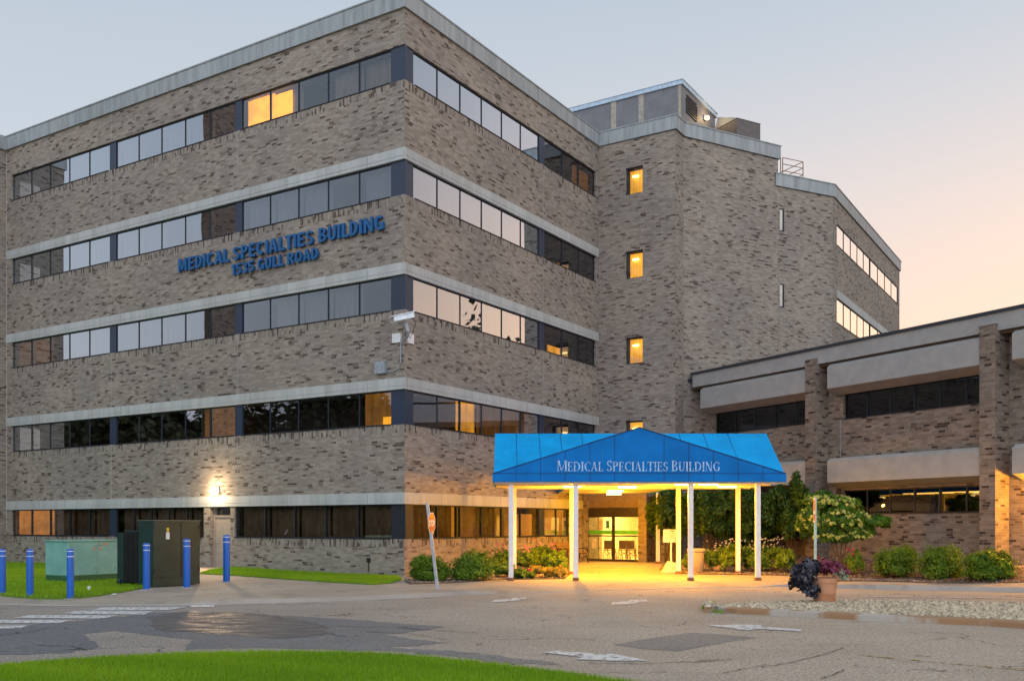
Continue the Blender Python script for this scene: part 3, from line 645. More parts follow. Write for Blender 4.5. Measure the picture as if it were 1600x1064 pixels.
def sans(ch):
    T, H, P = .21, .17, []
    def rect(a, b, c, d): P.append([(a, c), (b, c), (b, d), (a, d)])
    def poly(*p): P.append(list(p))
    def arc(cx, cz, rx, rz, a0, a1, tk=T, tn=H, n=10):
        for i in range(n):
            u, v = R(a0+(a1-a0)*i/n), R(a0+(a1-a0)*(i+1)/n)
            f = lambda a, k: (cx+(rx-(tk if k else 0))*math.cos(a), cz+(rz-(tn if k else 0))*math.sin(a))
            P.append([f(u, 0), f(v, 0), f(v, 1), f(u, 1)])
    W = .78
    if ch == 'M': W = 1.04; rect(.05, .23, 0, 1); rect(.73, .91, 0, 1); poly((.23, 1), (.28, 1), (.52, .12), (.40, .12), (.23, .72)); poly((.68, 1), (.73, 1), (.73, .72), (.56, .12), (.44, .12))
    elif ch == 'E': W = .70; rect(.05, .26, 0, 1); rect(.26, .63, 0, H); rect(.26, .63, 1-H, 1); rect(.26, .58, .42, .42+H)
    elif ch == 'D': rect(.05, .26, 0, 1); arc(.30, .5, .42, .5, -90, 90); rect(.26, .32, 0, H); rect(.26, .32, 1-H, 1)
    elif ch == 'I': W = .33; rect(.05, .26, 0, 1)
    elif ch == 'C': W = .80; arc(.40, .5, .36, .5, 42, 318)
    elif ch == 'A': W = .82; poly((.01, 0), (.22, 0), (.50, 1), (.30, 1)); poly((.58, 0), (.79, 0), (.50, 1), (.30, 1)); rect(.2, .6, .2, .34)
    elif ch == 'L': W = .66; rect(.05, .26, 0, 1); rect(.26, .62, 0, H)
    elif ch == 'S': W = .74; arc(.36, .725, .30, .275, 20, 270, .19, .16); arc(.36, .275, .32, .275, -160, 90, .19, .16)
    elif ch in 'PR':
        W = .74; rect(.05, .26, 0, 1); arc(.34, .71, .34, .29, -90, 90, T, .16); rect(.26, .36, .84, 1); rect(.26, .36, .42, .58)
        if ch == 'R': W = .79; poly((.34, .44), (.54, .46), (.76, 0), (.53, 0))
    elif ch == 'T': W = .70; rect(.24, .45, 0, .83); rect(.02, .67, .83, 1)
    elif ch == 'B': W = .77; rect(.05, .26, 0, 1); arc(.36, .75, .30, .25, -90, 90, .19, .15); arc(.36, .28, .35, .28, -90, 90, .2, .16); rect(.26, .38, 0, .16); rect(.26, .38, .85, 1); rect(.26, .38, .44, .58)
    elif ch == 'U': rect(.05, .26, .3, 1); rect(.51, .72, .3, 1); arc(.385, .33, .335, .33, 180, 360)
    elif ch == 'N': W = .82; rect(.05, .25, 0, 1); rect(.56, .76, 0, 1); poly((.25, 1), (.25, .68), (.56, 0), (.56, .32))
    elif ch == 'G': W = .84; arc(.41, .5, .37, .5, 45, 330); rect(.58, .77, .04, .5); rect(.42, .6, .36, .5)
    elif ch == 'O': W = .86; arc(.42, .5, .38, .5, 0, 360, n=20)
    elif ch == '1': W = .52; rect(.22, .42, 0, 1); poly((.04, .66), (.22, .66), (.22, .97), (.04, .80))
    elif ch == '3': W = .68; arc(.30, .74, .30, .26, -90, 160, .19, .15); arc(.30, .28, .33, .28, -160, 90, .2, .16)
    elif ch == '5': W = .68; rect(.08, .60, .84, 1); rect(.06, .25, .46, .84); arc(.30, .33, .34, .33, -155, 115, .2, .16)
    elif ch == ' ': W = .30
    return P, W
def sign_text(body, f, s0, s1, z0, cap, o, ext, mat, name, parent):
    lay = []; tot = 0
    for ch in body: P, W = sans(ch); lay.append((P, tot)); tot += W+(.035 if ch != 'L' else -.02)
    k = (s1-s0)/tot
    for P, x in lay:
        if not P: continue
        m = M()
        for j, pl in enumerate(P):
            n = len(pl); e = .0007*(j % 6); m.add([f.w(s0+(x+a)*k, o, z0+b*cap) for a, b in pl]+[f.w(s0+(x+a)*k, o+ext+e, z0+b*cap) for a, b in pl], [tuple(range(n)), tuple(range(2*n-1, n-1, -1))]+[(i, (i+1) % n, n+(i+1) % n, n+i) for i in range(n)])
        m.build(name, mat, parent)
M_SIGN = plain('blue_sign_letters', (.010, .095, .26), .45, var=.08)
sg = empty('wall_lettering', FL.w(-5.5, 0, 11.2), 'blue raised letters naming the building and its street number on the left brick wall', 'sign')
sign_text('MEDICAL SPECIALTIES BUILDING', FL, FL.s(282), FL.s(605), 11.74, .50, .05, .09, M_SIGN, 'name_letter', sg)
sign_text('1535 GULL ROAD', FL, FL.s(365), FL.s(502), 11.19, .41, .05, .09, M_SIGN, 'address_letter', sg)

# ------------------------------------------------------------------ stair tower
tw = empty('stair_tower', (*A1, 0), 'plain brick stair tower with four small lit windows above the entrance canopy', 'building')
_b = Vector((B1[0]-A2[0], B1[1]-A2[1])).normalized(); BD = (-_b.y, _b.x)
TP = [add2(IP, UR, .01), A1, A2, B1, add2(B1, BD, 9), add2(add2(IP, UR, 12), UL, -9), add2(add2(IP, UR, .01), UL, -9)]
m = M(); sA0, sA1 = FA.s(977.5), FA.s(1004.5); hol = []
for yt, yb in ((260, 302), (391, 434), (526, 568), (657, 699)):
    Y = 43.3; hol.append((sA0, sA1, Z_(yb, Y), Z_(yt, Y)))
holes_wall(m, FA, 0, 3.73, -.3, CB, hol+[(.03, 2.86, -.3, 3.05)], .3)
#
FB = Fr(A2, tuple(Vector((B1[0]-A2[0], B1[1]-A2[1])).normalized())); LB_ = math.dist(A2, B1)
FC1 = Fr(A1, UR)
holes_wall(m, FC1, 0, .95, -.3, CB, []); holes_wall(m, FB, 0, LB_, -.3, CB, [])
m.prism([add2(B1, BD, .002), add2(B1, BD, 9), add2(add2(B1, BD, 9), UL, -.4), add2(add2(B1, BD, .002), UL, -.4)], 17, CB)
m.build('wall', MB, tw, fix=False)
m = M(); m.prism(inset(TP, .45), 3.3, CB-.02); m.build('interior_core', M_INT, tw)
m = M(); m.prism(inset(TP, -.09), CB, CT-.05); m.prism(inset(TP, -.12), CT-.05, CT)
for v in range(len(m.v)): m.v[v] = (m.v[v][0], m.v[v][1], m.v[v][2]+.004)
m.build('cornice', M_CORN, tw)
for k, h in enumerate(hol):
    m = M(); a, b, c, d = h
    m.fb(FA, a, a+.05, -.2, -.1, c, d); m.fb(FA, b-.05, b, -.2, -.1, c, d); m.fb(FA, a+.05, b-.05, -.2, -.1, c, c+.05); m.fb(FA, a+.05, b-.05, -.2, -.1, d-.05, d)
    fr = m.build('window', M_FRAME, tw)
    m = M(); m.fb(FA, a+.05, b-.05, -.40, -.38, c+.04, d-.04); m.build('lit_wall', M_STAIR, fr)
    m = M(); m.fb(FA, a+.22, a+.50, -.32, -.26, d-.36, d-.29); m.build('bulb', M_BULB2, fr)
    m = M(); m.fb(FA, a+.04, b-.04, -.16, -.15, c+.04, d-.04); m.build('glass', M_CLEAR, fr)
# penthouse and roof vent standing on it
ph = empty('rooftop_penthouse', (8.0, 46.0, CT), 'grey metal clad plant room with a louvre and a wall lamp on the tower roof', 'plant room')
FPL = Fr((8.0, 46.0), UL); FPR = Fr((8.0, 46.0), UR); zt = Z_(125, 46)
m = M(); pp = [(8.0, 46.0), add2((8, 46), UR, 4.46), add2(add2((8, 46), UR, 4.46), UL, -9), add2((8, 46), UL, -9)]
m.prism(pp, CT+.005, zt-.22); 
M_CLAD = plain('grey_cladding', (.165, .165, .175), .6, var=.1, scale=2)
m.build('wall', M_CLAD, ph)
m = M(); m.prism(inset(pp, -.08), zt-.22, zt-.02); m.prism(inset(pp, -.11), zt-.02, zt); m.build('roof_edge', plain('roof_trim', (.42, .52, .62), .4, .2), ph)
m = M(); M_TT = plain('tan_trim', (.34, .30, .25), .6)
for a, b in ((FPL.s(955), FPL.s(963)), (FPL.s(998), FPL.s(1006)), (-.16, -.02)): m = M(); m.fb(FPL, a, b, 0, .02, CT+.01, zt-.23); m.build('trim_strip', M_TT, ph)
m = M(); a, b = FPR.s(1072.5), FPR.s(1087.5)
for i in range(7): m.fb(FPR, a, b, .0, .05, Z_(183, 47)+i*.13, Z_(183, 47)+i*.13+.06)
m.fb(FPR, a-.04, a, 0, .06, Z_(183, 47), Z_(161, 47)); m.fb(FPR, b, b+.04, 0, .06, Z_(183, 47), Z_(161, 47)); m.build('louvre', M_DARK, ph)
def wall_lamp(f, s, z, label, o=0, group=None, e=60, bulb=M_BULB, r=.09, col=(1, .66, .30), rad=.1):
    t = empty('wall_lamp', f.w(s, o, z), label, 'lamp', group)
    m = M(); m.fb(f, s-.12, s+.12, o, o+.07, z-.10, z+.13); m.build('housing', M_METAL, t, bevel=.008)
    m = M(); c = f.w(s, o+.17, z); m.lathe((c[0], c[1], c[2]-r*1.2), [(.01, 0), (r*.8, r*.4), (r, r*1.1), (r*.8, r*1.8), (.01, r*2.2)], 12); m.build('bulb', bulb, t, smooth=True)
    L = bpy.data.lights.new('lamp_light', 'POINT'); L.energy = e; L.color = col; L.shadow_soft_size = rad; lo = bpy.data.objects.new('lamp_light', L); C.objects.link(lo)
    lo.parent = t; lo.location = Vector(f.w(s, o+.45, z))-ROOT[t.name]; return t
wall_lamp(FPR, FPR.s(1100), Z_(186, 48.5), 'small glowing lamp on the rooftop plant room wall beside the louvre', e=22, bulb=M_BULB2, r=.10)
fl_ = wall_lamp(FL, FL.s(340), Z_(766, 36.9), 'bright floodlight over the grey service door', o=.0, e=120, r=.15, bulb=emit('white_hot_bulb', (1, .80, .50), 24), col=(1, .72, .42))
L = bpy.data.lights.new('flood_light', 'SPOT'); L.energy = 1000; L.color = (1, .66, .34); L.spot_size = R(130); L.spot_blend = .5; L.shadow_soft_size = .08
lo = bpy.data.objects.new('flood_light', L); C.objects.link(lo); lo.parent = fl_; lo.location = Vector(FL.w(FL.s(340), .5, Z_(766, 36.9)))-ROOT[fl_.name]
lo.rotation_euler = Vector((FL.n[0], FL.n[1], -.55)).to_track_quat('-Z', 'Y').to_euler()
rv = empty('roof_vent', (X_(1150, 48), 48.6, CT), 'dark boxy roof vent with a sloped hood right of the rooftop plant room', 'vent')
FV = Fr((X_(1152, 47.6), 47.6), tuple(Vector(FB.u))); a, b = FV.s(1152), FV.s(1188)
m = M(); zc, zr = Z_(190, 48), Z_(171, 48)
m.fb(FV, a, b, -1.6, 0, CT+.01, zc); m.build('casing', plain('brown_cladding', (.115, .10, .095), .6), rv)
m = M(); p0 = [FV.w(a-.03, .03, zc), FV.w(b+.03, .03, zc), FV.w(b+.03, -1.63, zc), FV.w(a-.03, -1.63, zc)]; q = FV.w(a+.05, -1.5, zr)
m.add(p0+[q, FV.w(a+.5, -1.5, zr)], [(0, 1, 5, 4), (1, 2, 5), (2, 3, 4, 5), (3, 0, 4), (3, 2, 1, 0)]); m.build('hood', plain('hood_metal', (.27, .28, .29), .5, .2), rv)

# ------------------------------------------------------------------ rear block
rb = empty('rear_block', (*E1, 0), 'lower brick block behind the stair tower with sunset-lit ribbon windows', 'building')
RT, RCB = Z_(270.8, 45.8), Z_(291.4, 45.8)
FB2 = Fr(add2(B1, UR, .02), tuple(Vector((E1[0]-B1[0], E1[1]-B1[1])).normalized())); lb2 = math.dist(B1, E1); FCc = Fr(E1, UR)
sl_ = [(.10, .36, Z_(363, 46), Z_(327, 46)), (.10, .36, Z_(481, 46), Z_(444, 46))]
rows = [(15.55, 16.62), (11.75, 12.98)]; cs0, cs1 = FCc.s(1307.5), FCc.s(1403)
m = M(); holes_wall(m, FB2, 0, lb2, -.3, RCB, sl_, .25); holes_wall(m, FCc, 0, 16.3, -.3, RCB, [(cs0, cs1, a, b) for a, b in rows], .10)
m.build('wall', MB, rb, fix=False)
RP = [add2(B1, UR, .02), E1, E2, add2(E2, UL, -9), add2(add2(B1, UR, 20), UL, -3)]
m = M(); m.prism(inset(RP, .8), -.2, RCB-.02); m.build('interior_core', M_INT, rb)
m = M(); m.prism(inset(RP, -.08), RCB, RT-.05); m.prism(inset(RP, -.11), RT-.05, RT); m.build('cornice', M_CORN, rb)
m = M(); m.fb(FCc, cs0, 16.3, -.02, .03, 12.98, 13.38); m.build('concrete_band', M_BAND, rb)
for a, b in rows:
    mid = FCc.s(1360)
    ribbon(FCc, cs0, mid-.1, 5, a, b, rb, seed=91, mull=.012, o=-.04); ribbon(FCc, mid+.1, cs1, 4, a, b, rb, seed=92, mull=.012, o=-.04)
for s0, s1, a, b in sl_:
    m = M(); m.fb(FB2, s1-.08, s1, -.2, .01, a, b); m.fb(FB2, s0, s1-.08, -.2, .01, b-.05, b); m.fb(FB2, s0, s1-.08, -.2, .01, a, a+.05); fr = m.build('window', M_FRAME, rb)
    m = M(); m.fb(FB2, s0, s1-.08, -.04, -.02, a+.05, b-.05); m.build('blinds', plain('slot_blind', (.62, .54, .48), .5), fr)
rl = M(); 
FRl = Fr(add2(B1, UR, .7), FB2.u); rs = [0.1, FRl.s(1222), FRl.s(1257)]
for s in rs: rl.tube([FRl.w(s, -.1, RT-.05), FRl.w(s, -.1, RT+1.0)], .022, 6)
for z in (.38, .70, 1.0): rl.tube([FRl.w(.1, -.1, RT+z), FRl.w(rs[2], -.1, RT+z), FRl.w(rs[2], -2.5, RT+z)], .018, 6)
rail = rl.build('roof_railing', M_RUST); tag(rail, 'thin rusty metal guard rail on the rear block roof beside the stair tower', 'railing')

# ------------------------------------------------------------------ left projecting wing (edge of frame) and what the windows mirror
lw = empty('side_block', (*LP, 0), 'brick block whose wall just shows at the left edge of the photo', 'building')
q1 = add2(LP, UR, -2.65); FQ = [add2(LP, UL, -.01), add2(q1, UL, -.01), add2(q1, UL, -12), add2(LP, UL, -12)]
m = M(); m.prism(FQ, -.3, CB); m.build('wall', MB, lw); m = M(); m.prism(inset(FQ, -.09), CB-.006, CT-.006); m.build('cornice', M_CORN, lw)
wt = empty('brick_stair_tower', (*FL.w(-24.5, 12.6, 0),), 'tall narrow brick tower seen only as a reflection in the left windows', 'building')
m = M(); m.fb(FL, -24.9, -24.2, 12.5, 14.4, 0, 32); m.build('wall', MW, wt); m = M(); m.fb(FL, -25, -24.1, 12.4, 14.5, 32, 32.5); m.build('cornice', M_CORN, wt)

# ------------------------------------------------------------------ right two-storey wing
wg = empty('low_wing', (7.9, 43.0, 0), 'two-storey brown brick wing with deep precast concrete bands on the right', 'building')
RTW = 8.55
bays = [(-.3, .55, 6.645), (7.15, 7.68, 13.94), (14.48, 15.0, 21.24)]
m = M(); bw0, bw1 = -.3, 24
for z0, z1 in ((-.3, 2.23), (4.33, 5.78)): m.fb(FW, bw0, bw1, -1.0, -.7, z0, z1)
for z0, z1 in ((3.12, 4.33), (6.72, 7.9)): m.fb(FW, bw0, bw1, -1.0, -.72, z0, z1)
for a, b, c in bays:
    for z0, z1 in ((2.23, 3.12), (5.78, 6.72)): m.fb(FW, a, b+.18, -1.0, -.705, z0, z1)
m.build('wall', MW, wg)
for t0, t1 in ((-1.0, -.3), (6.645, 7.15), (13.94, 14.48), (21.24, 21.8)):
    m = M(); m.fb(FW, t0, t1, -.9, 0, -.3, 8.10); p = m.build('pilaster', MW, wg)
    m = M(); m.fb(FW, t0-.03, t1+.03, -.5, .03, 8.10, 8.18); m.build('capping', M_PANEL, p)
m = M(); m.fb(FW, -.05, 24, -14, -.12, 7.90, RTW-.1); m.build('roof_fascia', M_PANEL, wg)
m = M(); m.fb(FW, -.12, 24.1, -14.1, -.06, RTW-.1, RTW); m.fb(FW, -1.05, -.12, -3, -.02, 8.19, 8.30); m.build('roof_flashing', M_FLASH, wg)
m = M(); m.fb(FW, -.2, 24, -.7, -.25, 7.80, 7.90); m.build('shadow_gap', plain('gap_dark', (.10, .065, .04), .9), wg)  # recessed gap; its shade is put in as a dark brown fill
for a, b, c in bays:
    for zz in (0, -3.51):
        m = M(); m.prof(FW, b, c, [(-.72, 7.80+zz), (-.22, 7.82+zz), (-.05, 7.70+zz), (-.05, 6.90+zz), (-.66, 6.70+zz), (-.72, 6.70+zz)]); m.build('concrete_panel', M_PANEL, wg, bevel=.012)
m = M(); m.fb(FW, -1, 24, -12, -3.2, -.2, 7.89); m.fb(FW, -.2, 24, -3.2, -1.0, 2.1, 2.2); m.fb(FW, -.2, 24, -3.2, -1.0, 3.2, 3.3); m.fb(FW, -.2, 24, -3.2, -1.0, 5.6, 5.7); m.fb(FW, -.2, 24, -3.2, -1.0, 6.8, 6.9)
m.build('interior_core', plain('dark_room', (.03, .026, .022), .9), wg)
for j, (a, b, c) in enumerate(bays):
    for k, (z0, z1) in enumerate(((2.23, 3.12), (5.78, 6.71))):
        ribbon(FW, b+.18, c-.02, 6 if j else 5, z0, z1, wg, M_GLASSD, o=-.84, seed=60+j, mull=.03, sill=-.67)
for j, (t0, t1) in enumerate(((9.9, 11.9), (11.95, 13.9))):
    m = M(); m.fb(FW, t0, t1, -1.55, -1.48, 2.93, 2.96); m.fb(FW, t0, t1-.3, -2.0, -1.93, 2.93, 2.96); m.build('ceiling_light', emit('strip_light%d' % j, (1, .55, .12), 5), wg)
m = M(); m.tube([FW.w(7.75, -.68, 4.36), FW.w(7.75, -.68, 5.75)], .012, 6); m.build('downpipe', M_METAL, wg); m = M(); m.tube([FW.w(15.1, -.68, 4.36), FW.w(15.1, -.68, 5.75)], .012, 6); m.build('downpipe', M_METAL, wg)
wall_lamp(FW, 16.5, 2.86, 'amber lamp fixed under the concrete band at the right edge', o=-.62, e=850, col=(1, .42, .03))

# ------------------------------------------------------------------ entrance
en = empty('entrance_vestibule', FA.w(1.3, 1.1, .2), 'glazed sliding door entrance between brick piers under the canopy', 'entrance')
pr = M(); zc = 3.3
pr.fb(FA, FA.s(997, 1.1), FA.s(1010, 1.1), .02, 1.1, -.2, zc); pr.build('brick_pier', MW, en)
m = M(); m.fb(FR_, 12.55, 13.0, .0, .05, .0, zc); m.build('brick_pier', MW, en)
M_BRZ = plain('bronze_frame', (.06, .045, .035), .4, .4)
s0, s1 = .02, FA.s(997, 1.1); oD = .95; zd0, zd1, zr_ = .20, 2.23, 1.35
s0 = FA.s(919, oD)
m = M(); m.fb(FA, s0-.3, s1, oD-.05, oD+.06, zd1+.36, zc); m.build('header_panel', plain('brown_panel', (.20, .14, .09), .6), en)
m = M(); m.fb(FA, s0-.3, s1, oD-.06, oD+.09, zd1, zd1+.36); m.build('door_header', M_BRZ, en)
mid = (s0+s1)/2
for a, b in ((s0, mid-.03), (mid+.03, s1)):
    m = M(); m.fb(FA, a-.03, a+.04, oD-.03, oD+.03, zd0, zd1); m.fb(FA, b-.04, b+.03, oD-.03, oD+.03, zd0, zd1)
    for z, h in ((zd0, .13), (zr_-.03, .06), (zd1-.06, .06)): m.fb(FA, a+.04, b-.04, oD-.028, oD+.028, z, z+h)
    dr = m.build('sliding_door', M_BRZ, en)
    m = M(); m.fb(FA, a+.04, b-.04, oD-.008, oD+.008, zd0+.13, zr_-.03); m.fb(FA, a+.04, b-.04, oD-.008, oD+.008, zr_+.03, zd1-.06); m.build('glass', M_CLEAR, dr)
    m = M(); m.fb(FA, a+.04, b-.04, oD+.009, oD+.012, 1.42, 1.59); m.build('green_stripe', plain('green_film', (.10, .42, .03), .5), dr)
m = M(); q = FA.s(947, oD); m.fb(FA, q, q+.17, oD+.010, oD+.014, 1.68, 2.02); m.build('blue_notice', plain('blue_notice', (.05, .20, .38), .6), en)
m = M(); q = FA.s(936, oD); m.fb(FA, q, q+.20, oD+.010, oD+.014, 1.62, 2.10); q = FA.s(925, oD); m.fb(FA, q, q+.22, oD+.010, oD+.014, .80, 1.22); m.build('paper_notice', plain('paper', (.55, .48, .36), .8), en)
M_LOB = plain('lobby_wall', (.62, .55, .42), .8)
m = M()
def q4(*p): m.quad(*p)
q4(FA.w(.0, oD-.1, .2), FA.w(.0, -4, .2), FA.w(.0, -4, 3.2), FA.w(.0, oD-.1, 3.2)); q4(FA.w(-.0, -4, .2), FA.w(3.4, -4, .2), FA.w(3.4, -4, 3.2), FA.w(0, -4, 3.2))
q4(FA.w(3.4, -4, .2), FA.w(3.4, -.02, .2), FA.w(3.4, -.02, 3.2), FA.w(3.4, -4, 3.2)); q4(FA.w(0, oD, 3.05), FA.w(3.4, oD, 3.05), FA.w(3.4, -4, 3.05), FA.w(0, -4, 3.05)); q4(FA.w(-.1, 1.1, .235), FA.w(2.9, 1.1, .235), FA.w(3.4, -4, .235), FA.w(-.1, -4, .235))
m.build('lobby', M_LOB, en, fix=False)
def area(parent, loc, sx, sy, e, col, rot=(0, 0, 0), name='lamp_light'):
    L = bpy.data.lights.new(name, 'AREA'); L.shape = 'RECTANGLE'; L.size = sx; L.size_y = sy; L.energy = e; L.color = col
    o = bpy.data.objects.new(name, L); C.objects.link(o); o.parent = parent; o.location = Vector(loc)-ROOT[parent.name]; o.rotation_euler = rot; return o
YEL = (1, .42, .012)
area(en, FA.w(1.6, -1.2, 2.95), 1.6, 2.5, 650, (1, .60, .13))

# ------------------------------------------------------------------ canopy
cn = empty('entrance_canopy', (3.92, 32.2, 0), 'bright blue fabric entrance canopy on slim white columns', 'canopy')
def fabric(name, c):
    t = NT(name); t.rough(.55); t.b.inputs['Specular IOR Level'].default_value = .12; p = t.pos()
    k = t.mix(t.map(t.noise(.9, 4, p), .3, .7), tuple(x*.86 for x in c), tuple(min(1, x*1.12) for x in c)); k = t.mix(t.map(t.noise(2.2, 5, t.scaled(p, 2, 2, .4)), .6, .8, 0, .3), k, (c[0]+.10, c[1]+.12, c[2]*.95))
    t.col(k); t.bump(t.noise(2.2, 2, p), .02, .5); return t.m
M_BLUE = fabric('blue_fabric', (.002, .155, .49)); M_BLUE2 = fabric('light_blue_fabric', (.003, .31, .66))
x0, x1, y0, y1, yr = -.59, 8.43, 30.0, 34.4, 32.2; zb, zf, zr = 3.15, 3.405, 4.84; xa = 3.92
m = M(); m.add([(x0+.03, y0+.03, zf), (x1-.03, y0+.03, zf), (x1-.03, yr, zr), (x0+.03, yr, zr), (x1-.03, y1-.03, zf), (x0+.03, y1-.03, zf)], [(0, 1, 2, 3), (3, 2, 4, 5), (0, 3, 5), (1, 4, 2)])
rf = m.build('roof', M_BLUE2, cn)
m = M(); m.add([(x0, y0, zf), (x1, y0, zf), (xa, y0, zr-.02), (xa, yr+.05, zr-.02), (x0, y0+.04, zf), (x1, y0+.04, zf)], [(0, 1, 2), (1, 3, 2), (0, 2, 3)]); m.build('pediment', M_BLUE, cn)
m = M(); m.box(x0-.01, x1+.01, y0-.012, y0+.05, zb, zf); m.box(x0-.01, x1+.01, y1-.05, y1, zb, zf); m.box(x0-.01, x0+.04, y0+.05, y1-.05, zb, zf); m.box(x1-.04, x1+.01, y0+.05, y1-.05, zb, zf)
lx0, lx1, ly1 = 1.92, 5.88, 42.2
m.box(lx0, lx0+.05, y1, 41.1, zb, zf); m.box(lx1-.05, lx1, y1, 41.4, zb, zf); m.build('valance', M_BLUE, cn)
m = M(); m.add([(lx0, y1, zf), (lx1, y1, zf), (lx1, 41.35, zf), (3.3, 43.0, zf), (lx0, 41.05, zf)], [(0, 1, 2, 3, 4)]); m.build('link_roof', M_BLUE2, cn)
M_SEAM = plain('fabric_seam', (.004, .03, .13), .7)
m = M()
for i in range(-5, 6):
    x = xa+i*.76
    if i == 0: continue
    h = zr-.02-(zr-zf)*abs(x-xa)/(x1-xa)
    m.box(x-.008, x+.008, y0-.018, y0+.002, zb+.02, zf); m.box(x-.008, x+.008, y0-.006, y0+.002, zf, h-.01)
for sgn in (-1, 1):
    xe = x0 if sgn < 0 else x1; a = Vector((xe, y0-.006, zf)); b = Vector((xa, y0-.006, zr-.02)); m.tube([a, b], .016, 6)
m.tube([(x0, y0-.012, zf), (x1, y0-.012, zf)], .010, 6)
for x in (x0+.75, x0+1.5, x0+2.2, x0+2.9, x1-2.9, x1-2.1, x1-1.3): 
    m.tube([(x, y0+.05, zf+.012), (x-.02, yr, zr+.006)], .008, 5)
m.build('seams', M_SEAM, cn)
def soffit_mat():
    t = NT('soffit_boards'); t.rough(.6); p = t.pos(); s = t.n('ShaderNodeSeparateXYZ'); t.l(p, s.inputs[0])
    j = t.mt('MAXIMUM', t.mt('LESS_THAN', t.mt('FRACT', t.mt('DIVIDE', s.outputs[0], 1.5)), .02), t.mt('LESS_THAN', t.mt('FRACT', t.mt('DIVIDE', s.outputs[1], .75)), .03)); t.col(t.mix(j, (.66, .63, .56), (.18, .14, .09))); return t.m
m = M(); m.box(x0+.04, x1-.04, y0+.05, y1-.05, zb+.03, zb+.06); m.add([(lx0+.05, y1-.05, zb+.035), (lx1-.05, y1-.05, zb+.035), (lx1-.05, 41.35, zb+.035), (3.4, 43.1, zb+.035), (lx0+.05, 41.05, zb+.035)], [(0, 1, 2, 3, 4)])
m.build('soffit', soffit_mat(), cn, fix=False)
m = M()
for y in (y0+.09, y0+1.6, y0+3.2, y1-.12): m.box(x0+.05, x1-.05, y, y+.07, zb-.06, zb+.03)
m.build('beams', plain('cream_beam', (.66, .60, .48), .5), cn)
COLS = [(798.5, 30.25), (899.5, 30.25), (1079, 30.25), (1184, 30.35), (803.5, 33.9), (893.5, 33.9), (1060, 34.0), (1153, 34.0), (1028, 40.4)]
c0 = None
for i, (px, Y) in enumerate(COLS):
    x = X_(px, Y); z = float(hz(x, Y)); wd = .085 if i < 4 else .10
    if c0 is None:
        mm = M(); mm.box(x-.074, x+.074, Y-.074, Y+.074, z+.10, zb+.02); c = mm.build('column', M_WHITE, cn, bevel=.008)
        mm = M(); mm.box(x-.09, x+.09, Y-.09, Y+.09, z, z+.10); mm.lathe((x, Y, z), [(.14, 0), (.13, .015), (.02, .02)], 10); bp = mm.build('base_plate', M_RUST, c)
        c0, b0, xr, yr0, zr0 = c, bp, x, Y, z
    else:
        c = c0.copy(); C.objects.link(c); c.location = (x-xr, Y-yr0, z-zr0-(0 if z >= zr0 else 0)); b = b0.copy(); C.objects.link(b); b.parent = c; c.scale = (1, 1, 1)
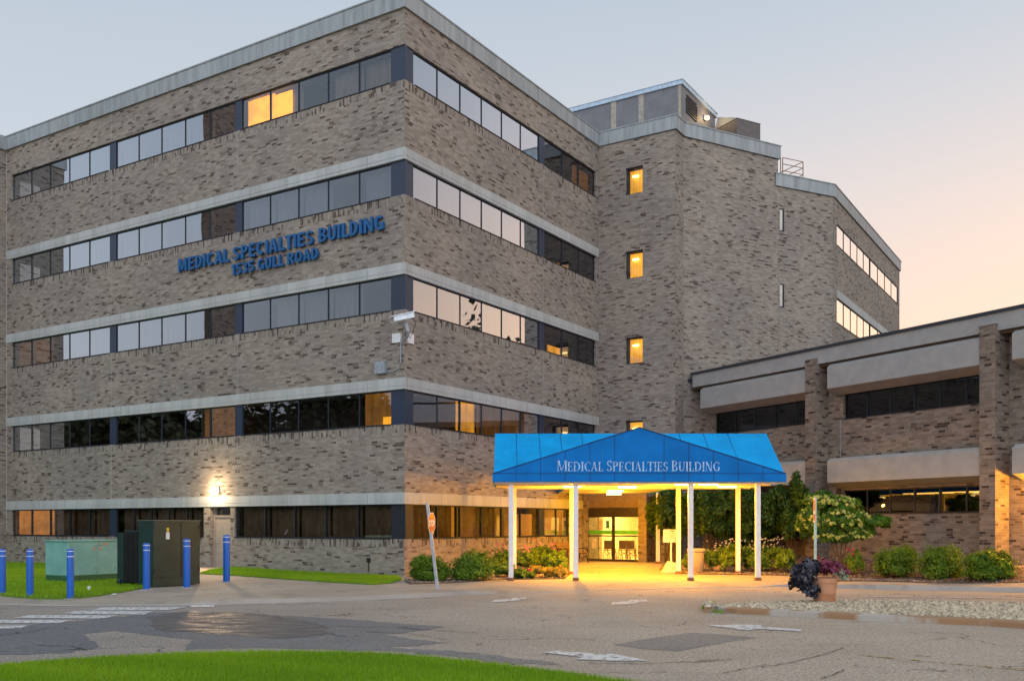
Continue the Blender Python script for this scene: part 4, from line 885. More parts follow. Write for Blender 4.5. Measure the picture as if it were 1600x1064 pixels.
# serif lettering for the valance
def serif(ch):
    T, H, E, SR = .17, .055, .04, .08; P = []
    def rect(a, b, c, d): P.append([(a, c), (b, c), (b, d), (a, d)])
    def stem(x, w=T, z0=0, z1=1): rect(x, x+w, z0, z1); rect(x-SR, x+w+SR, z0, z0+E); rect(x-SR, x+w+SR, z1-E, z1)
    def line(x0, z0, x1, z1, w): P.append([(x0, z0), (x0+w, z0), (x1+w, z1), (x1, z1)])
    def arc(cx, cz, rx, rz, a0, a1, tk, tn, n=12):
        for i in range(n):
            u, v = R(a0+(a1-a0)*i/n), R(a0+(a1-a0)*(i+1)/n)
            def pt(a, k): return (cx+(rx-(tk if k else 0))*math.cos(a), cz+(rz-(tn if k else 0))*math.sin(a))
            P.append([pt(u, 0), pt(v, 0), pt(v, 1), pt(u, 1)])
    W = .8
    if ch == 'M': W = 1.15; stem(.1, .06); stem(.9, T); line(.14, .98, .5, .05, .15) if 0 else P.append([(.10, 1), (.28, 1), (.58, .0), (.48, .0)]); P.append([(.92, 1), (.98, 1), (.56, .0), (.50, .0)])
    elif ch == 'E': W = .75; stem(.1); rect(.1, .66, 0, H); rect(.1, .64, 1-H, 1); rect(.2, .5, .48, .48+H); rect(.62, .66, 0, .25); rect(.60, .64, .77, 1); rect(.48, .52, .38, .64)
    elif ch == 'D': W = .95; stem(.1); arc(.32, .5, .55, .5, -90, 90, T, H); rect(.2, .34, 0, H); rect(.2, .34, 1-H, 1)
    elif ch == 'I': W = .42; stem(.12)
    elif ch == 'C': W = .85; arc(.5, .5, .45, .5, 50, 310, T, H); rect(.76, .80, .68, .95)
    elif ch == 'A': W = .9; P.append([(.08, 0), (.14, 0), (.46, 1), (.40, 1)]); P.append([(.62, 0), (.80, 0), (.48, 1), (.36, 1)]); rect(.2, .64, .30, .35); rect(0, .22, 0, E); rect(.56, .88, 0, E)
    elif ch == 'L': W = .7; stem(.1); rect(.1, .62, 0, H); rect(.58, .62, 0, .28)
    elif ch == 'S': W = .68; arc(.33, .73, .25, .27, 30, 270, .12, H); arc(.33, .27, .27, .27, -150, 90, .13, H); rect(.52, .56, .72, .98); rect(.06, .10, .02, .28)
    elif ch == 'P': W = .75; stem(.1); arc(.32, .74, .36, .26, -90, 90, .15, H); rect(.2, .34, 1-H, 1); rect(.2, .34, .48, .48+H)
    elif ch == 'T': W = .8; stem(.32); rect(.02, .78, 1-H, 1); rect(.02, .06, .78, 1); rect(.74, .78, .78, 1)
    elif ch == 'B': W = .78; stem(.1); arc(.32, .75, .32, .25, -90, 90, .14, H); arc(.32, .26, .38, .27, -90, 90, .15, H); rect(.2, .34, 0, H); rect(.2, .34, 1-H, 1)
    elif ch == 'U': W = .9; rect(.12, .12+T, .3, 1); rect(.04, .37, 1-E, 1); rect(.70, .76, .3, 1); rect(.62, .84, 1-E, 1); arc(.44, .3, .32, .3, 180, 360, T*.8, H)
    elif ch == 'N': W = .95; rect(.12, .18, 0, 1); rect(.74, .80, 0, 1); P.append([(.08, 1), (.26, 1), (.80, 0), (.66, 0)]); rect(.04, .28, 0, E); rect(.66, .88, 1-E, 1)
    elif ch == 'G': W = .92; arc(.5, .5, .45, .5, 50, 320, T, H); rect(.68, .84, .05, .42); rect(.60, .90, .40, .44); rect(.76, .80, .68, .95)
    elif ch == ' ': W = .35
    return P, W
txt = 'MEDICAL SPECIALTIES BUILDING'; tot = 0; lay = []
for i, ch in enumerate(txt):
    P, W = serif(ch); k = 1.0 if ch in 'MSB' and (i == 0 or txt[i-1] == ' ') else .88; lay.append((P, tot, k)); tot += W*k
sx = (6.40-1.38)/tot; m = M()
for P, x, k in lay:
    for j, pl in enumerate(P):
        o_ = .0006*(j % 5); m.add([(1.38+(x+a*k)*sx, y0-.021-o_, 3.475+b*k*.325) for a, b in pl], [tuple(range(len(pl)))])
t_ = NT('faded_lettering'); t_.rough(.7); nz_ = t_.noise(14, 4); t_.col((.36, .56, .80)); tr_ = t_.n('ShaderNodeBsdfTransparent'); ms_ = t_.n('ShaderNodeMixShader')
t_.l(t_.map(nz_, .38, .50, .45, 1), ms_.inputs[0]); t_.l(tr_.outputs[0], ms_.inputs[1]); t_.l(t_.b.outputs[0], ms_.inputs[2]); t_.l(ms_.outputs[0], t_.out.inputs[0])
m.build('lettering', t_.m, cn, fix=False)
# lamps under the soffit
lampspec = [(5.45, 30.75, 'front strip lamp under the canopy just left of the third column', 130), (6.2, 30.75, 'front strip lamp under the canopy just right of the third column', 100), (2.0, 32.4, 'strip lamp under the left part of the canopy', 300), (3.9, 33.0, 'strip lamp in the middle of the canopy ceiling', 150), (3.9, 36.8, 'strip lamp under the link roof behind the canopy', 230), (4.2, 40.2, 'strip lamp under the link roof nearest the doors', 130), (7.2, 32.6, 'strip lamp under the right part of the canopy', 75)]
for x, y, lab, e in lampspec:
    t = empty('ceiling_lamp', (x, y, zb), lab, 'lamp', 'strip lamps under the canopy')
    m = M(); m.box(x-.32, x+.32, y-.10, y+.10, zb-.02, zb+.03); m.build('housing', M_WHITE, t)
    m = M(); m.box(x-.30, x+.30, y-.08, y+.08, zb-.08, zb-.021); m.build('lens', M_BULB2, t, bevel=.01)
    L = bpy.data.lights.new('lamp_light', 'SPOT'); L.energy = e*2.2; L.color = YEL; L.shadow_soft_size = .05; L.spot_size = R(142); L.spot_blend = .35; lo = bpy.data.objects.new('lamp_light', L); C.objects.link(lo)
    lo.parent = t; lo.location = (0, 0, -.12)
    L = bpy.data.lights.new('lamp_light', 'POINT'); L.energy = e*1.5; L.color = YEL; L.shadow_soft_size = .04; lo = bpy.data.objects.new('lamp_light', L); C.objects.link(lo)
    lo.parent = t; lo.location = (0, 0, -.42)

# ------------------------------------------------------------------ foliage
def leaves(name, blobs, n, size, mat, parent=None, seed=0, nsub=14, rsub=.42, flat=.0, asp=.5, droop=0):
    rg = np.random.default_rng(seed); B = np.array(blobs, float); wt_ = (B[:, 3]*B[:, 4]*B[:, 5])**(2/3); bi = rg.choice(len(B), n, p=wt_/wt_.sum())
    S_ = len(B)*nsub; sd = rg.normal(size=(S_, 3)); sd /= np.linalg.norm(sd, axis=1)[:, None]; sd[:, 2] = np.where(sd[:, 2] < -.5, -sd[:, 2]*.5, sd[:, 2]); sr = .45+.5*rg.random(S_)**.5; sc_ = sd*sr[:, None]; sv = rg.random(S_)
    si = bi*nsub+rg.integers(0, nsub, n); d = rg.normal(size=(n, 3)); d /= np.linalg.norm(d, axis=1)[:, None]; d *= (rg.random(n)**.45)[:, None]*rsub
    c = B[bi, :3]+(sc_[si]+d)*B[bi, 3:6]; out = (sc_[si]+d*1.6); out /= np.linalg.norm(out, axis=1)[:, None]+1e-6
    nr = out*.8+rg.normal(size=(n, 3))*.55; nr[:, 2] += .35; nr /= np.linalg.norm(nr, axis=1)[:, None]
    t = np.cross(nr, rg.normal(size=(n, 3))); t /= np.linalg.norm(t, axis=1)[:, None]; t[:, 2] -= droop; t /= np.linalg.norm(t, axis=1)[:, None]; b = np.cross(nr, t)
    L = (size*(.6+.8*rg.random(n)))[:, None]; W_ = L*asp
    v = np.stack([c-t*L*.5, c+b*W_*.5-nr*L*.08, c+t*L*.5, c-b*W_*.5-nr*L*.08], 1)
    cv = np.repeat(np.clip(.55*sv[si]+.45*rg.random(n), 0, 1), 4)
    return npmesh(name, v.reshape(-1, 3), 4, cv, mat, parent)
G_SH = attr_mat('shrub_leaves', (.05, .12, .010), (.24, .36, .022), .5, .3)
G_YEW = attr_mat('dark_shrub_leaves', (.018, .052, .010), (.088, .17, .020), .5, .25)
G_TREE = attr_mat('hydrangea_leaves', (.03, .09, .010), (.12, .26, .022), .5, .25)
G_FL = attr_mat('pale_green_blossom', (.40, .50, .06), (.78, .78, .30), .6, .2)
G_BED = attr_mat('bed_leaves', (.07, .16, .015), (.28, .40, .035), .5, .3)
G_YB = attr_mat('yellow_bed_leaves', (.28, .20, .03), (.55, .42, .06), .5, .25)
G_PINK = attr_mat('pink_petals', (.55, .16, .28), (.85, .42, .50), .6, .2); G_WHT = attr_mat('cream_petals', (.65, .58, .42), (.90, .85, .70), .6, .2)
G_RED = attr_mat('red_petals', (.45, .03, .05), (.75, .10, .15), .6); G_BLK = attr_mat('black_vine_leaves', (.012, .012, .018), (.06, .055, .075), .28, 0, .6)
G_PUR = attr_mat('purple_leaves', (.08, .012, .03), (.28, .045, .09), .4); G_VAR = attr_mat('variegated_leaves', (.18, .26, .12), (.70, .72, .58), .5)
M_BARK = plain('bark', (.10, .065, .04), .95, bump=.01)
def shrub(px, py, wpx, hpx, label, seed, mat=G_SH, n=15000, size=.075, stems=True, name='shrub', group='rounded shrubs in the beds', dy=0):
    x, y = at(px, py); y += dy; x = X_(px, y); s = y/F; z = float(hz(x, y)); w_, h_ = wpx*s/2, hpx*s
    t = empty(name, (x, y, z), label, 'shrub', group)
    rg = random.Random(seed); bl = [(x, y, z+h_*.42, w_*.98, w_*.8, h_*.56), (x, y, z+h_*.25, w_*.95, w_*.8, h_*.30)]+[(x+rg.uniform(-.5, .5)*w_, y-rg.uniform(0, .4)*w_, z+h_*rg.uniform(.35, .75), w_*rg.uniform(.35, .5), w_*.4, h_*rg.uniform(.22, .34)) for _ in range(6)]
    leaves('foliage', bl, n, size, mat, t, seed, nsub=30, asp=.45)
    m = M()
    for k in range(6):
        a = k*1.05; m.tube([(x+.04*math.cos(a), y+.04*math.sin(a), z-.02), (x+w_*.45*math.cos(a), y+w_*.4*math.sin(a), z+h_*.55)], .018, 5, .008)
    m.build('stem', M_BARK, t); return t
shrub(673, 908, 62, 40, 'rounded green shrub behind the leaning stop sign', 11)
shrub(739, 907, 68, 46, 'rounded green shrub between the stop sign and the canopy', 12)
shrub(1402, 903, 62, 50, 'rounded green shrub right of the small flowering tree', 13)
shrub(1471, 903, 70, 52, 'rounded green shrub below the low wing window, middle of three', 14)
shrub(1545, 905, 74, 46, 'yellow-green rounded shrub at the foot of the right brick pilaster', 15)
# big evergreens beside the link
def bush(px, Y, wpx, top, bot, label, seed, n=26000):
    x = X_(px, Y); s = Y/F; z = float(hz(x, Y)); t = empty('evergreen', (x, Y, z), label, 'tree', 'tall evergreens right of the doors')
    zt_, zb_ = Z_(top, Y), Z_(bot, Y); w_ = wpx*s/2; h_ = zt_-zb_; rg = random.Random(seed)
    bl = [(x, Y+.2, zb_+h_*.5, w_*.85, .9, h_*.45)]+[(x+rg.uniform(-.65, .65)*w_, Y-rg.uniform(-.2, .9), zb_+h_*rg.uniform(.2, .85), w_*rg.uniform(.28, .42), rg.uniform(.4, .6), h_*rg.uniform(.16, .26)) for _ in range(11)]
    leaves('crown', bl, n, .15, G_YEW, t, seed, nsub=22, asp=.42)
    m = M()
    for k in range(5): m.tube([(x+rg.uniform(-.5, .5)*w_, Y+.1, z-.05), (x+rg.uniform(-.4, .4)*w_, Y+.2, zb_+h_*.6)], .05, 6, .02)
    m.build('trunk', M_BARK, t)
bush(1052, 40.6, 76, 763, 862, 'leafy evergreen nearest the doors behind the notice board', 21)
bush(1118, 38.8, 96, 760, 862, 'dense dark evergreen behind the waste bin', 22, 30000)
bush(1182, 37.8, 92, 758, 864, 'dense dark evergreen behind the rightmost canopy columns', 23, 30000)
bush(1238, 37.0, 50, 752, 858, 'tall dark evergreen against the first brick pilaster', 24, 22000)
# small flowering tree
x, y = at(1313, 893); z = float(hz(x, y)); tr = empty('flowering_tree', (x, y, z), 'small multi-stem tree covered in pale yellow-green blossoms', 'tree'); s = y/F
def tb(px, py, rx, rz, dy=0, ry=None): return (X_(px, y), y+dy, Z_(py, y), rx*s, (ry or rx)*s*.8, rz*s)
bl = [tb(1283, 783, 30, 14), tb(1310, 787, 30, 16), tb(1275, 822, 28, 20), tb(1262, 808, 16, 18, -.2), tb(1305, 815, 34, 26, -.25), tb(1330, 812, 28, 24), tb(1330, 835, 30, 18), tb(1362, 818, 26, 14, .1), tb(1375, 814, 15, 12), tb(1296, 838, 26, 13, -.1), tb(1346, 830, 22, 14, .2)]
leaves('crown', bl, 42000, .09, G_TREE, tr, 31, nsub=26, rsub=.40, asp=.55)
rg = np.random.default_rng(8); fb_ = []
for b in bl[:7]+bl[9:10]:
    for _ in range(34):
        d = rg.normal(size=3); d /= np.linalg.norm(d); d[1] = -abs(d[1]); d[2] = abs(d[2])*.9-.25; fb_.append((b[0]+d[0]*b[3]*1.02, b[1]+d[1]*b[4]*1.05, b[2]+d[2]*b[5]*1.05, (.07), .07, .065))
leaves('blossoms', fb_, 17000, .046, G_FL, tr, 32, nsub=5, rsub=.6, asp=.9)
m = M()
for dx, px2, py2 in ((-.06, 1296, 838), (0, 1316, 830), (.06, 1334, 838), (.03, 1326, 815), (-.03, 1304, 820)):
    m.tube([(x+dx*.6, y, z-.05), (x+dx, y, z+.55), ((x+dx+X_(px2, y))/2, y, Z_(862, y)), (X_(px2, y), y, Z_(py2, y))], .036, 7, .014)
m.build('trunk', M_BARK, tr, smooth=True)
# flower beds
def plant(px, py, wpx, hpx, label, seed, mat, fl=None, nf=0, fs=.05, n=4200, size=.085, cat='plant', head=.035):
    x, y = at(px, py); z = float(hz(x, y)); s = y/F; w_, h_ = wpx*s/2, hpx*s; t = empty('flowering_plant' if fl else 'bedding_plant', (x, y, z), label, cat, 'bedding plants near the entrance'); rg = random.Random(seed)
    bl = [(x+rg.uniform(-.6, .6)*w_, y+rg.uniform(-.3, .3), z+h_*rg.uniform(.25, .65), w_*rg.uniform(.35, .55), .25, h_*rg.uniform(.25, .35)) for _ in range(6)]+[(x, y, z+h_*.4, w_*.8, .3, h_*.4)]
    leaves('foliage', bl, n, size, mat, t, seed, nsub=10, asp=.5)
    if fl:
        fb = [(x+rg.uniform(-.9, .9)*w_, y-rg.uniform(-.1, .3), z+h_*rg.uniform(.72, 1.05), head, head, head*.8) for _ in range(nf)]
        leaves('flowers', fb, nf*34, fs, fl, t, seed+1, nsub=4, rsub=.6, asp=.9)
P = [(783, 902, 40, 26, 'low green bedding clump at the foot of the front left column', G_BED, None, 0), (790, 893, 50, 42, 'pink hydrangea left of the front left column', G_BED, G_PINK, 5), (818, 893, 46, 44, 'pink hydrangea just right of the front left column', G_BED, G_PINK, 6),
     (848, 890, 50, 44, 'green bushy perennial with pink blooms in the middle of the left bed', G_BED, G_PINK, 6), (868, 896, 40, 40, 'yellow-green perennial in front of the bench', G_BED, None, 0), (845, 903, 50, 22, 'golden low edging plant along the left bed front', G_YB, None, 0), (872, 903, 32, 22, 'golden low edging plant nearest the walk', G_YB, None, 0), (818, 904, 36, 18, 'red and green edging plant right of the front left column', G_BED, G_RED, 6),
     (1078, 893, 34, 34, 'green perennial clump left of the waste bin', G_BED, None, 0), (1118, 893, 40, 46, 'cream daisy clump just right of the waste bin', G_BED, G_WHT, 14), (1142, 894, 44, 50, 'cream daisy clump left of the rear right column', G_BED, G_WHT, 18), (1172, 894, 44, 50, 'cream daisy clump left of the rightmost front column', G_BED, G_WHT, 22), (1203, 893, 48, 52, 'thick cream daisy clump right of the rightmost column', G_BED, G_WHT, 36), (1232, 896, 40, 40, 'green leafy shrublet at the right end of the daisy bed', G_BED, None, 0),
     (1284, 895, 34, 24, 'red rose bush left of the small tree trunk', G_BED, G_RED, 4), (1336, 899, 30, 40, 'red rose bush right of the small tree trunk', G_BED, G_RED, 4)]
for i, (px, py, w_, h_, lab, mt, fl, nf) in enumerate(P):
    plant(px, py, w_, h_, lab, 50+i*3, mt, fl, nf, fs=.05 if fl is not G_WHT else .035, head=.055 if fl is G_PINK else (.022 if fl is G_WHT else .04))
def rock(px, py, w_, h_, label, mat, seed, name='boulder', d=.3):
    x, y = at(px, py); z = float(hz(x, y)); s = y/F; bm = bmesh.new(); bmesh.ops.create_icosphere(bm, subdivisions=3, radius=1); rg = random.Random(seed); ph_ = [rg.uniform(0, 6) for _ in range(6)]
    for v in bm.verts:
        c = v.co; k = 1+.10*math.sin(3*c.x+ph_[0])*math.sin(2.5*c.y+ph_[1])+.07*math.sin(5*c.z+ph_[2]+2*c.x); v.co = Vector((x+c.x*k*w_*s/2, y+c.y*k*d, z+h_*s*.5+c.z*k*h_*s*.56))
    me = bpy.data.meshes.new(name); bm.to_mesh(me); bm.free(); return tag(link(name, me, mat, smooth=True), label, 'rock')
M_ROCK = plain('tan_boulder', (.42, .27, .16), .9, var=.2, bump=.02)
rock(1121, 893, 15, 13, 'round tan boulder right of the waste bin', M_ROCK, 1); rock(1141, 893, 20, 12, 'wide tan boulder beside the rear right column', M_ROCK, 2)
# weeds at the island nose
wd_ = [at(1104, 948), at(1112, 943), at(1128, 942), at(1112, 946), at(1140, 955), at(1118, 956)]
tag(blades('weeds', [road(1096, 950), road(1103, 944), road(1118, 941.5), road(1116, 944), road(1108, 948), road(1108, 953), road(1130, 956.5), road(1128, 958), road(1108, 956)], lambda x, y: 0*x+.005, 900, .07, M_BLADE, 9, .010), 'green weeds growing in the gap round the island nose', 'weeds', kind='stuff')

# ------------------------------------------------------------------ planter on the island
Y = 21.6; x = X_(1288, Y); pt = empty('flower_pot', (x, Y, .11), 'large terracotta pot of black vine and purple leaves on the gravel island', 'planter')
m = M(); m.lathe((x, Y, .11), [(.20, 0), (.225, .02), (.245, .18), (.250, .19), (.250, .21), (.246, .22), (.272, .42), (.285, .43), (.290, .52), (.282, .54), (.262, .53), (.25, .45)], 36); m.build('pot', plain('terracotta', (.60, .25, .115), .8, var=.12, scale=4, c2=(.60, .29, .16)), pt, smooth=True)
m = M(); m.lathe((x, Y, .55), [(.01, 0), (.25, .0), (.01, .02)], 24); m.build('soil', M_SOIL, pt)
s = Y/F
def pb(px, py, rx, rz, dy=0, ry=None): return (X_(px-(5 if px < 1275 else 0), Y), Y+dy, Z_(py, Y), rx*s, (ry or rx)*s*.8, rz*s)
leaves('black_vine', [pb(1262, 890, 20, 14, -.15), pb(1254, 902, 17, 18, -.2), pb(1262, 913, 15, 15, -.25), pb(1250, 910, 12, 12), pb(1266, 926, 10, 8, -.28)], 1100, .13, G_BLK, pt, 41, nsub=20, rsub=.45, asp=.75, droop=.8)
leaves('purple_leaves', [pb(1285, 884, 22, 11), pb(1300, 890, 22, 11, -.1), pb(1312, 894, 15, 9), pb(1270, 882, 14, 8)], 1300, .085, G_PUR, pt, 42, nsub=16, asp=.6)
leaves('variegated_leaves', [pb(1313, 900, 9, 9, -.12), pb(1307, 893, 9, 6, -.2)], 320, .06, G_VAR, pt, 43, asp=.6)

# ------------------------------------------------------------------ bollards
BM = plain('bollard_blue', (.012, .115, .50), .35, var=.06)
BO = [(3.5, 929.5, 857, 'blue bollard at the left edge of the photo'), (47, 932, 857, 'second blue bollard from the left, on the lawn edge'), (110, 935.5, 857, 'blue bollard in front of the teal cabinet'), (229, 921, 848, 'blue bollard in front of the dark transformer radiator'), (292, 918, 841, 'blue bollard in front of the dark transformer doors'), (354, 909, 835, 'blue bollard standing alone in front of the grey service door')]
b_src = None
for px, py, top, lab in BO:
    x, y = at(px, py); z = float(hz(x, y)); h = Z_(top, y)-z
    if b_src is None:
        t = empty('bollard', (0, 0, 0), lab, 'bollard', 'blue bollards by the service drive')
        m = M(); m.lathe((0, 0, 0), [(.083, 0), (.083, .965), (.078, .985), (.055, .998), (.01, 1.0)], 24); a = m.build('sleeve', BM, t, smooth=True)
        M_RB = plain('band_white', (.8, .8, .8), .3); b, b2 = [M().lathe((0, 0, zz), [(.0845, 0), (.0845, .014)], 24).build('reflective_band', M_RB, t) for zz in (.84, .945)]
        m = M(); m.lathe((0, 0, 0), [(.17, .0), (.165, .012), (.09, .014)], 20); c = m.build('footing', M_KERB, t); b_src = (t, a, b, b2, c)
    else:
        t = b_src[0].copy(); C.objects.link(t); t['label'] = lab
        for q in b_src[1:]: k = q.copy(); C.objects.link(k); k.parent = t
    t.location = (x, y, z); w_ = 10.6*y/F/.166; t.scale = (w_, w_, h)

# ------------------------------------------------------------------ utility cabinets
M_TEAL = plain('teal_paint', (.20, .42, .38), .45, var=.10, scale=2); M_DG = plain('dark_green_paint', (.014, .040, .036), .45, var=.2, scale=2)
cab = (-13.17, 28.9); FC_ = Fr(cab, UR); z = float(hz(*cab)); VL = lambda s, o: None
tc_ = empty('utility_cabinet', (*cab, z), 'low teal metal utility cabinet on the lawn', 'cabinet')
m = M(); m.fb(FC_, 0, 1.69, -1.12, 0, z+.22, 1.33); m.build('casing', M_TEAL, tc_, bevel=.012)
m = M(); m.fb(FC_, .01, 1.68, -1.11, -.01, z-.05, z+.22); m.build('base', plain('green_base', (.035, .12, .05), .5), tc_)
m = M(); m.fb(FC_, -.04, 1.73, -1.16, .04, 1.33, 1.365); m.build('lid', M_TEAL, tc_, bevel=.008)
m = M(); m.fb(FC_, .98, .995, -.0, .008, z+.26, 1.3); m.fb(FC_, 1.02, 1.12, .0, .04, 1.22, 1.25); m.tube([FC_.w(-.02, -.5, 1.33), FC_.w(-.02, -.5, 1.42)], .015); m.build('latch', M_METAL, tc_)
for s_ in (.08, .9, 1.6):
    for z_ in (.45, 1.12): m = M(); m.tube([FC_.w(s_, .012, z_), FC_.w(s_, .012, z_+.09)], .014, 6); m.build('hinge', M_METAL, tc_)
m = M(); m.fb(FC_, .80, .91, .0, .006, 1.06, 1.12); m.fb(FC_, 1.04, 1.13, .0, .006, 1.06, 1.12); m.fb(FC_, 1.2, 1.34, .0, .006, 1.2, 1.27); m.build('warning_sticker', plain('orange_sticker', (.55, .28, .18), .6), tc_)
tp = (-9.9, 26.9); FT = Fr(tp, UR); z = float(hz(*tp))
tf = empty('transformer', (*tp, z), 'tall dark green transformer cabinet with black radiator fins', 'transformer')
m = M(); m.fb(FT, 0, 1.60, -.65, 0, z+.02, 1.93); m.build('casing', M_DG, tf, bevel=.01)
m = M(); m.fb(FT, -.02, 1.62, -.67, .02, 1.93, 1.96); m.build('lid', plain('lid_paint', (.10, .11, .09), .5), tf)
m = M(); m.fb(FT, .93, .945, 0, .012, z+.25, 1.9); m.fb(FT, .04, 1.56, .0, .01, z+.27, z+.285); m.build('door_seam', M_DARK, tf)
for s_ in (.03, 1.57):
    for z_ in (.5, 1.1, 1.7): m = M(); m.tube([FT.w(s_, .014, z_), FT.w(s_, .014, z_+.12)], .014, 6); m.build('hinge', M_DG, tf)
m = M(); m.fb(FT, .42, .54, 0, .006, 1.42, 1.62); m.build('paper_label', plain('label_white', (.7, .7, .7), .6), tf)
m = M(); m.fb(FT, .44, .52, 0, .006, 1.64, 1.74); m.build('warning_label', plain('label_yellow', (.75, .50, .03), .6), tf)
m = M(); m.fb(FT, 1.0, 1.04, 0, .03, .95, 1.02); m.build('padlock', plain('brass', (.4, .3, .1), .4, .7), tf)
m = M()
for i in range(11): m.fb(FT, -.02, .9, -.70-i*.055, -.675-i*.055, z+.12, 1.62)
m.build('radiator_fin', M_DARK, tf)
m = M(); m.fb(FT, .0, .9, -1.58, -1.30, z+.06, 1.60); m.fb(FT, .05, .9, -1.30, -.655, 1.62, 1.66); m.fb(FT, .25, .9, -1.3, -.655, z+.1, 1.6); m.tube([FT.w(-.02, -1.5, z+.13), FT.w(-.02, -1.35, z+.13)], .07, 10); m.build('radiator_casing', M_DG, tf, bevel=.008)
x, y = at(139, 925); m = M(); m.lathe((x, y, float(hz(x, y))+.06), [(.03, 0), (.045, .10), (.04, .1)], 12)
o = m.build('paper_cup', M_WHITE); tag(o, 'white paper cup lying on the lawn right of the teal cabinet bollard', 'cup')
x, y = at(178, 929); m = M(); z = float(hz(x, y)); m.add([(x-.07, y-.03, z+.01), (x+.07, y-.04, z+.012), (x+.06, y+.05, z+.03), (x-.06, y+.04, z+.015), (x, y, z+.035)], [(0, 1, 4), (1, 2, 4), (2, 3, 4), (3, 0, 4)]); tag(m.build('paper_scrap', M_WHITE), 'crumpled white paper scrap on the concrete edge of the lawn', 'litter')

# ------------------------------------------------------------------ signs
x, y = at(684, 921); z = float(hz(x, y)); xt = X_(667.5, y); ztp = Z_(785, y)
st = empty('stop_sign', (x, y, z), 'red octagonal stop sign seen nearly edge-on on a leaning steel post', 'sign')
m = M(); a = Vector((x, y, z)); b = Vector((xt, y, ztp)); d = (b-a).normalized()
sd_ = Vector((.96, -.28, 0)); tn = Vector((.28, .96, 0))
m.hexa([a-tn*.02-sd_*.04, a+sd_*.04-tn*.02, a+sd_*.04+tn*.02, a-sd_*.04+tn*.02], [b-tn*.02-sd_*.04, b+sd_*.04-tn*.02, b+sd_*.04+tn*.02, b-sd_*.04+tn*.02]); m.build('post', plain('galvanised_post', (.42, .45, .50), .5, .2), st)
nrm = Vector((.965, -.262, 0)).normalized(); up = (d-nrm*d.dot(nrm)).normalized(); rt = up.cross(nrm).normalized()  # face normal points right
cc = a+d*((Z_(817, y)-z)/d.z)+nrm*.055
class F3:
    def w(f, s, o, zz): return tuple(cc+rt*s+nrm*o+up*zz)
F3 = F3()
def octa(r, o0, o1, name, mat):
    m = M(); P_ = [(r*math.cos(R(22.5+45*i)), r*math.sin(R(22.5+45*i))) for i in range(8)]; m.add([F3.w(p, o0, q) for p, q in P_]+[F3.w(p, o1, q) for p, q in P_], [tuple(range(7, -1, -1)), tuple(range(8, 16))]+[(i, (i+1) % 8, 8+(i+1) % 8, 8+i) for i in range(8)]); return m.build(name, mat, st)
octa(.305, 0, .004, 'sign_plate', plain('sign_white', (.75, .72, .70), .5)); octa(.282, .0045, .007, 'red_face', plain('sign_red', (.42, .012, .010), .45))
text('STOP', F3, -.21, .21, -.085, .17, .0075, .002, plain('letter_white', (.8, .78, .76), .5), 'letters', st, .03)
# no-parking style sign, edge-on, behind the planter
y = 28.0; x = X_(1274, y); z = float(hz(x, y)); ps = empty('signpost', (x, y, z), 'thin pale green post with a red and white sign turned edge-on behind the planter', 'sign')
m = M(); m.box(x-.035, x+.035, y-.02, y+.02, z, Z_(776, y)); m.build('post', plain('mint_post', (.36, .50, .44), .5), ps)
class F4:
    def w(f, s, o, zz): k = R(80); return (x-.04-s*math.cos(k)*1+o*-math.sin(k), y-.03-s*math.sin(k)+o*math.cos(k)*-1, zz)
F4 = F4(); m = M(); m.fb(F4, -.2, .25, 0, .006, Z_(816, y), Z_(778, y)); m.build('sign_plate', plain('sign_white2', (.72, .70, .66), .5), ps)
m = M(); m.fb(F4, -.16, .21, .007, .009, Z_(798, y), Z_(781, y)); m.fb(F4, -.16, .21, .007, .009, Z_(813, y), Z_(803, y)); m.build('red_markings', plain('sign_red2', (.5, .05, .03), .5), ps)
# notice on stone base
y = 34.6; x = X_(1048.5, y); z = float(hz(x, y)); nb = empty('notice_sign', (x, y, z), 'square white notice on a white post set in a pale stone block', 'sign')
m = M(); m.tube([(x, y, z+.3), (x, y, Z_(846, y))], .03, 10); m.build('post', M_WHITE, nb)
xb0, xb1, zb0, zb1 = X_(1036, y), X_(1062, y), Z_(847, y), Z_(827, y)
m = M(); m.box(xb0, xb1, y-.045, y-.03, zb0, zb1); m.build('board', plain('board_white', (.75, .72, .68), .5), nb, bevel=.004)
m = M(); 
for i in range(4): m.box(xb0+.23+i*.04, xb0+.26+i*.04, y-.049, y-.046, zb1-.085, zb1-.035)
m.build('red_heading', plain('ink_red', (.6, .05, .02), .6), nb)
m = M(); rg = random.Random(3)
for i, (a, b) in enumerate(((.12, .5), (.22, .4), (.2, .42), (.06, .55), (.1, .5))):
    q = a
    while q < b-.02: w_ = rg.uniform(.03, .07); m.box(xb0+q, xb0+min(b, q+w_), y-.049, y-.046, zb1-.15-i*.057, zb1-.128-i*.057); q += w_+.015
m.build('small_print', plain('ink_grey', (.25, .2, .2), .6), nb)
m = M(); b_ = [(x-.34, y-.22, z), (x+.32, y-.22, z), (x+.32, y+.25, z), (x-.34, y+.25, z)]; t_p = [(x-.14, y-.10, z+.41), (x+.17, y-.08, z+.36), (x+.17, y+.12, z+.36), (x-.12, y+.12, z+.42)]; m.hexa(b_, t_p); m.build('stone_base', plain('pale_stone', (.58, .52, .44), .85, bump=.02), nb, bevel=.03)
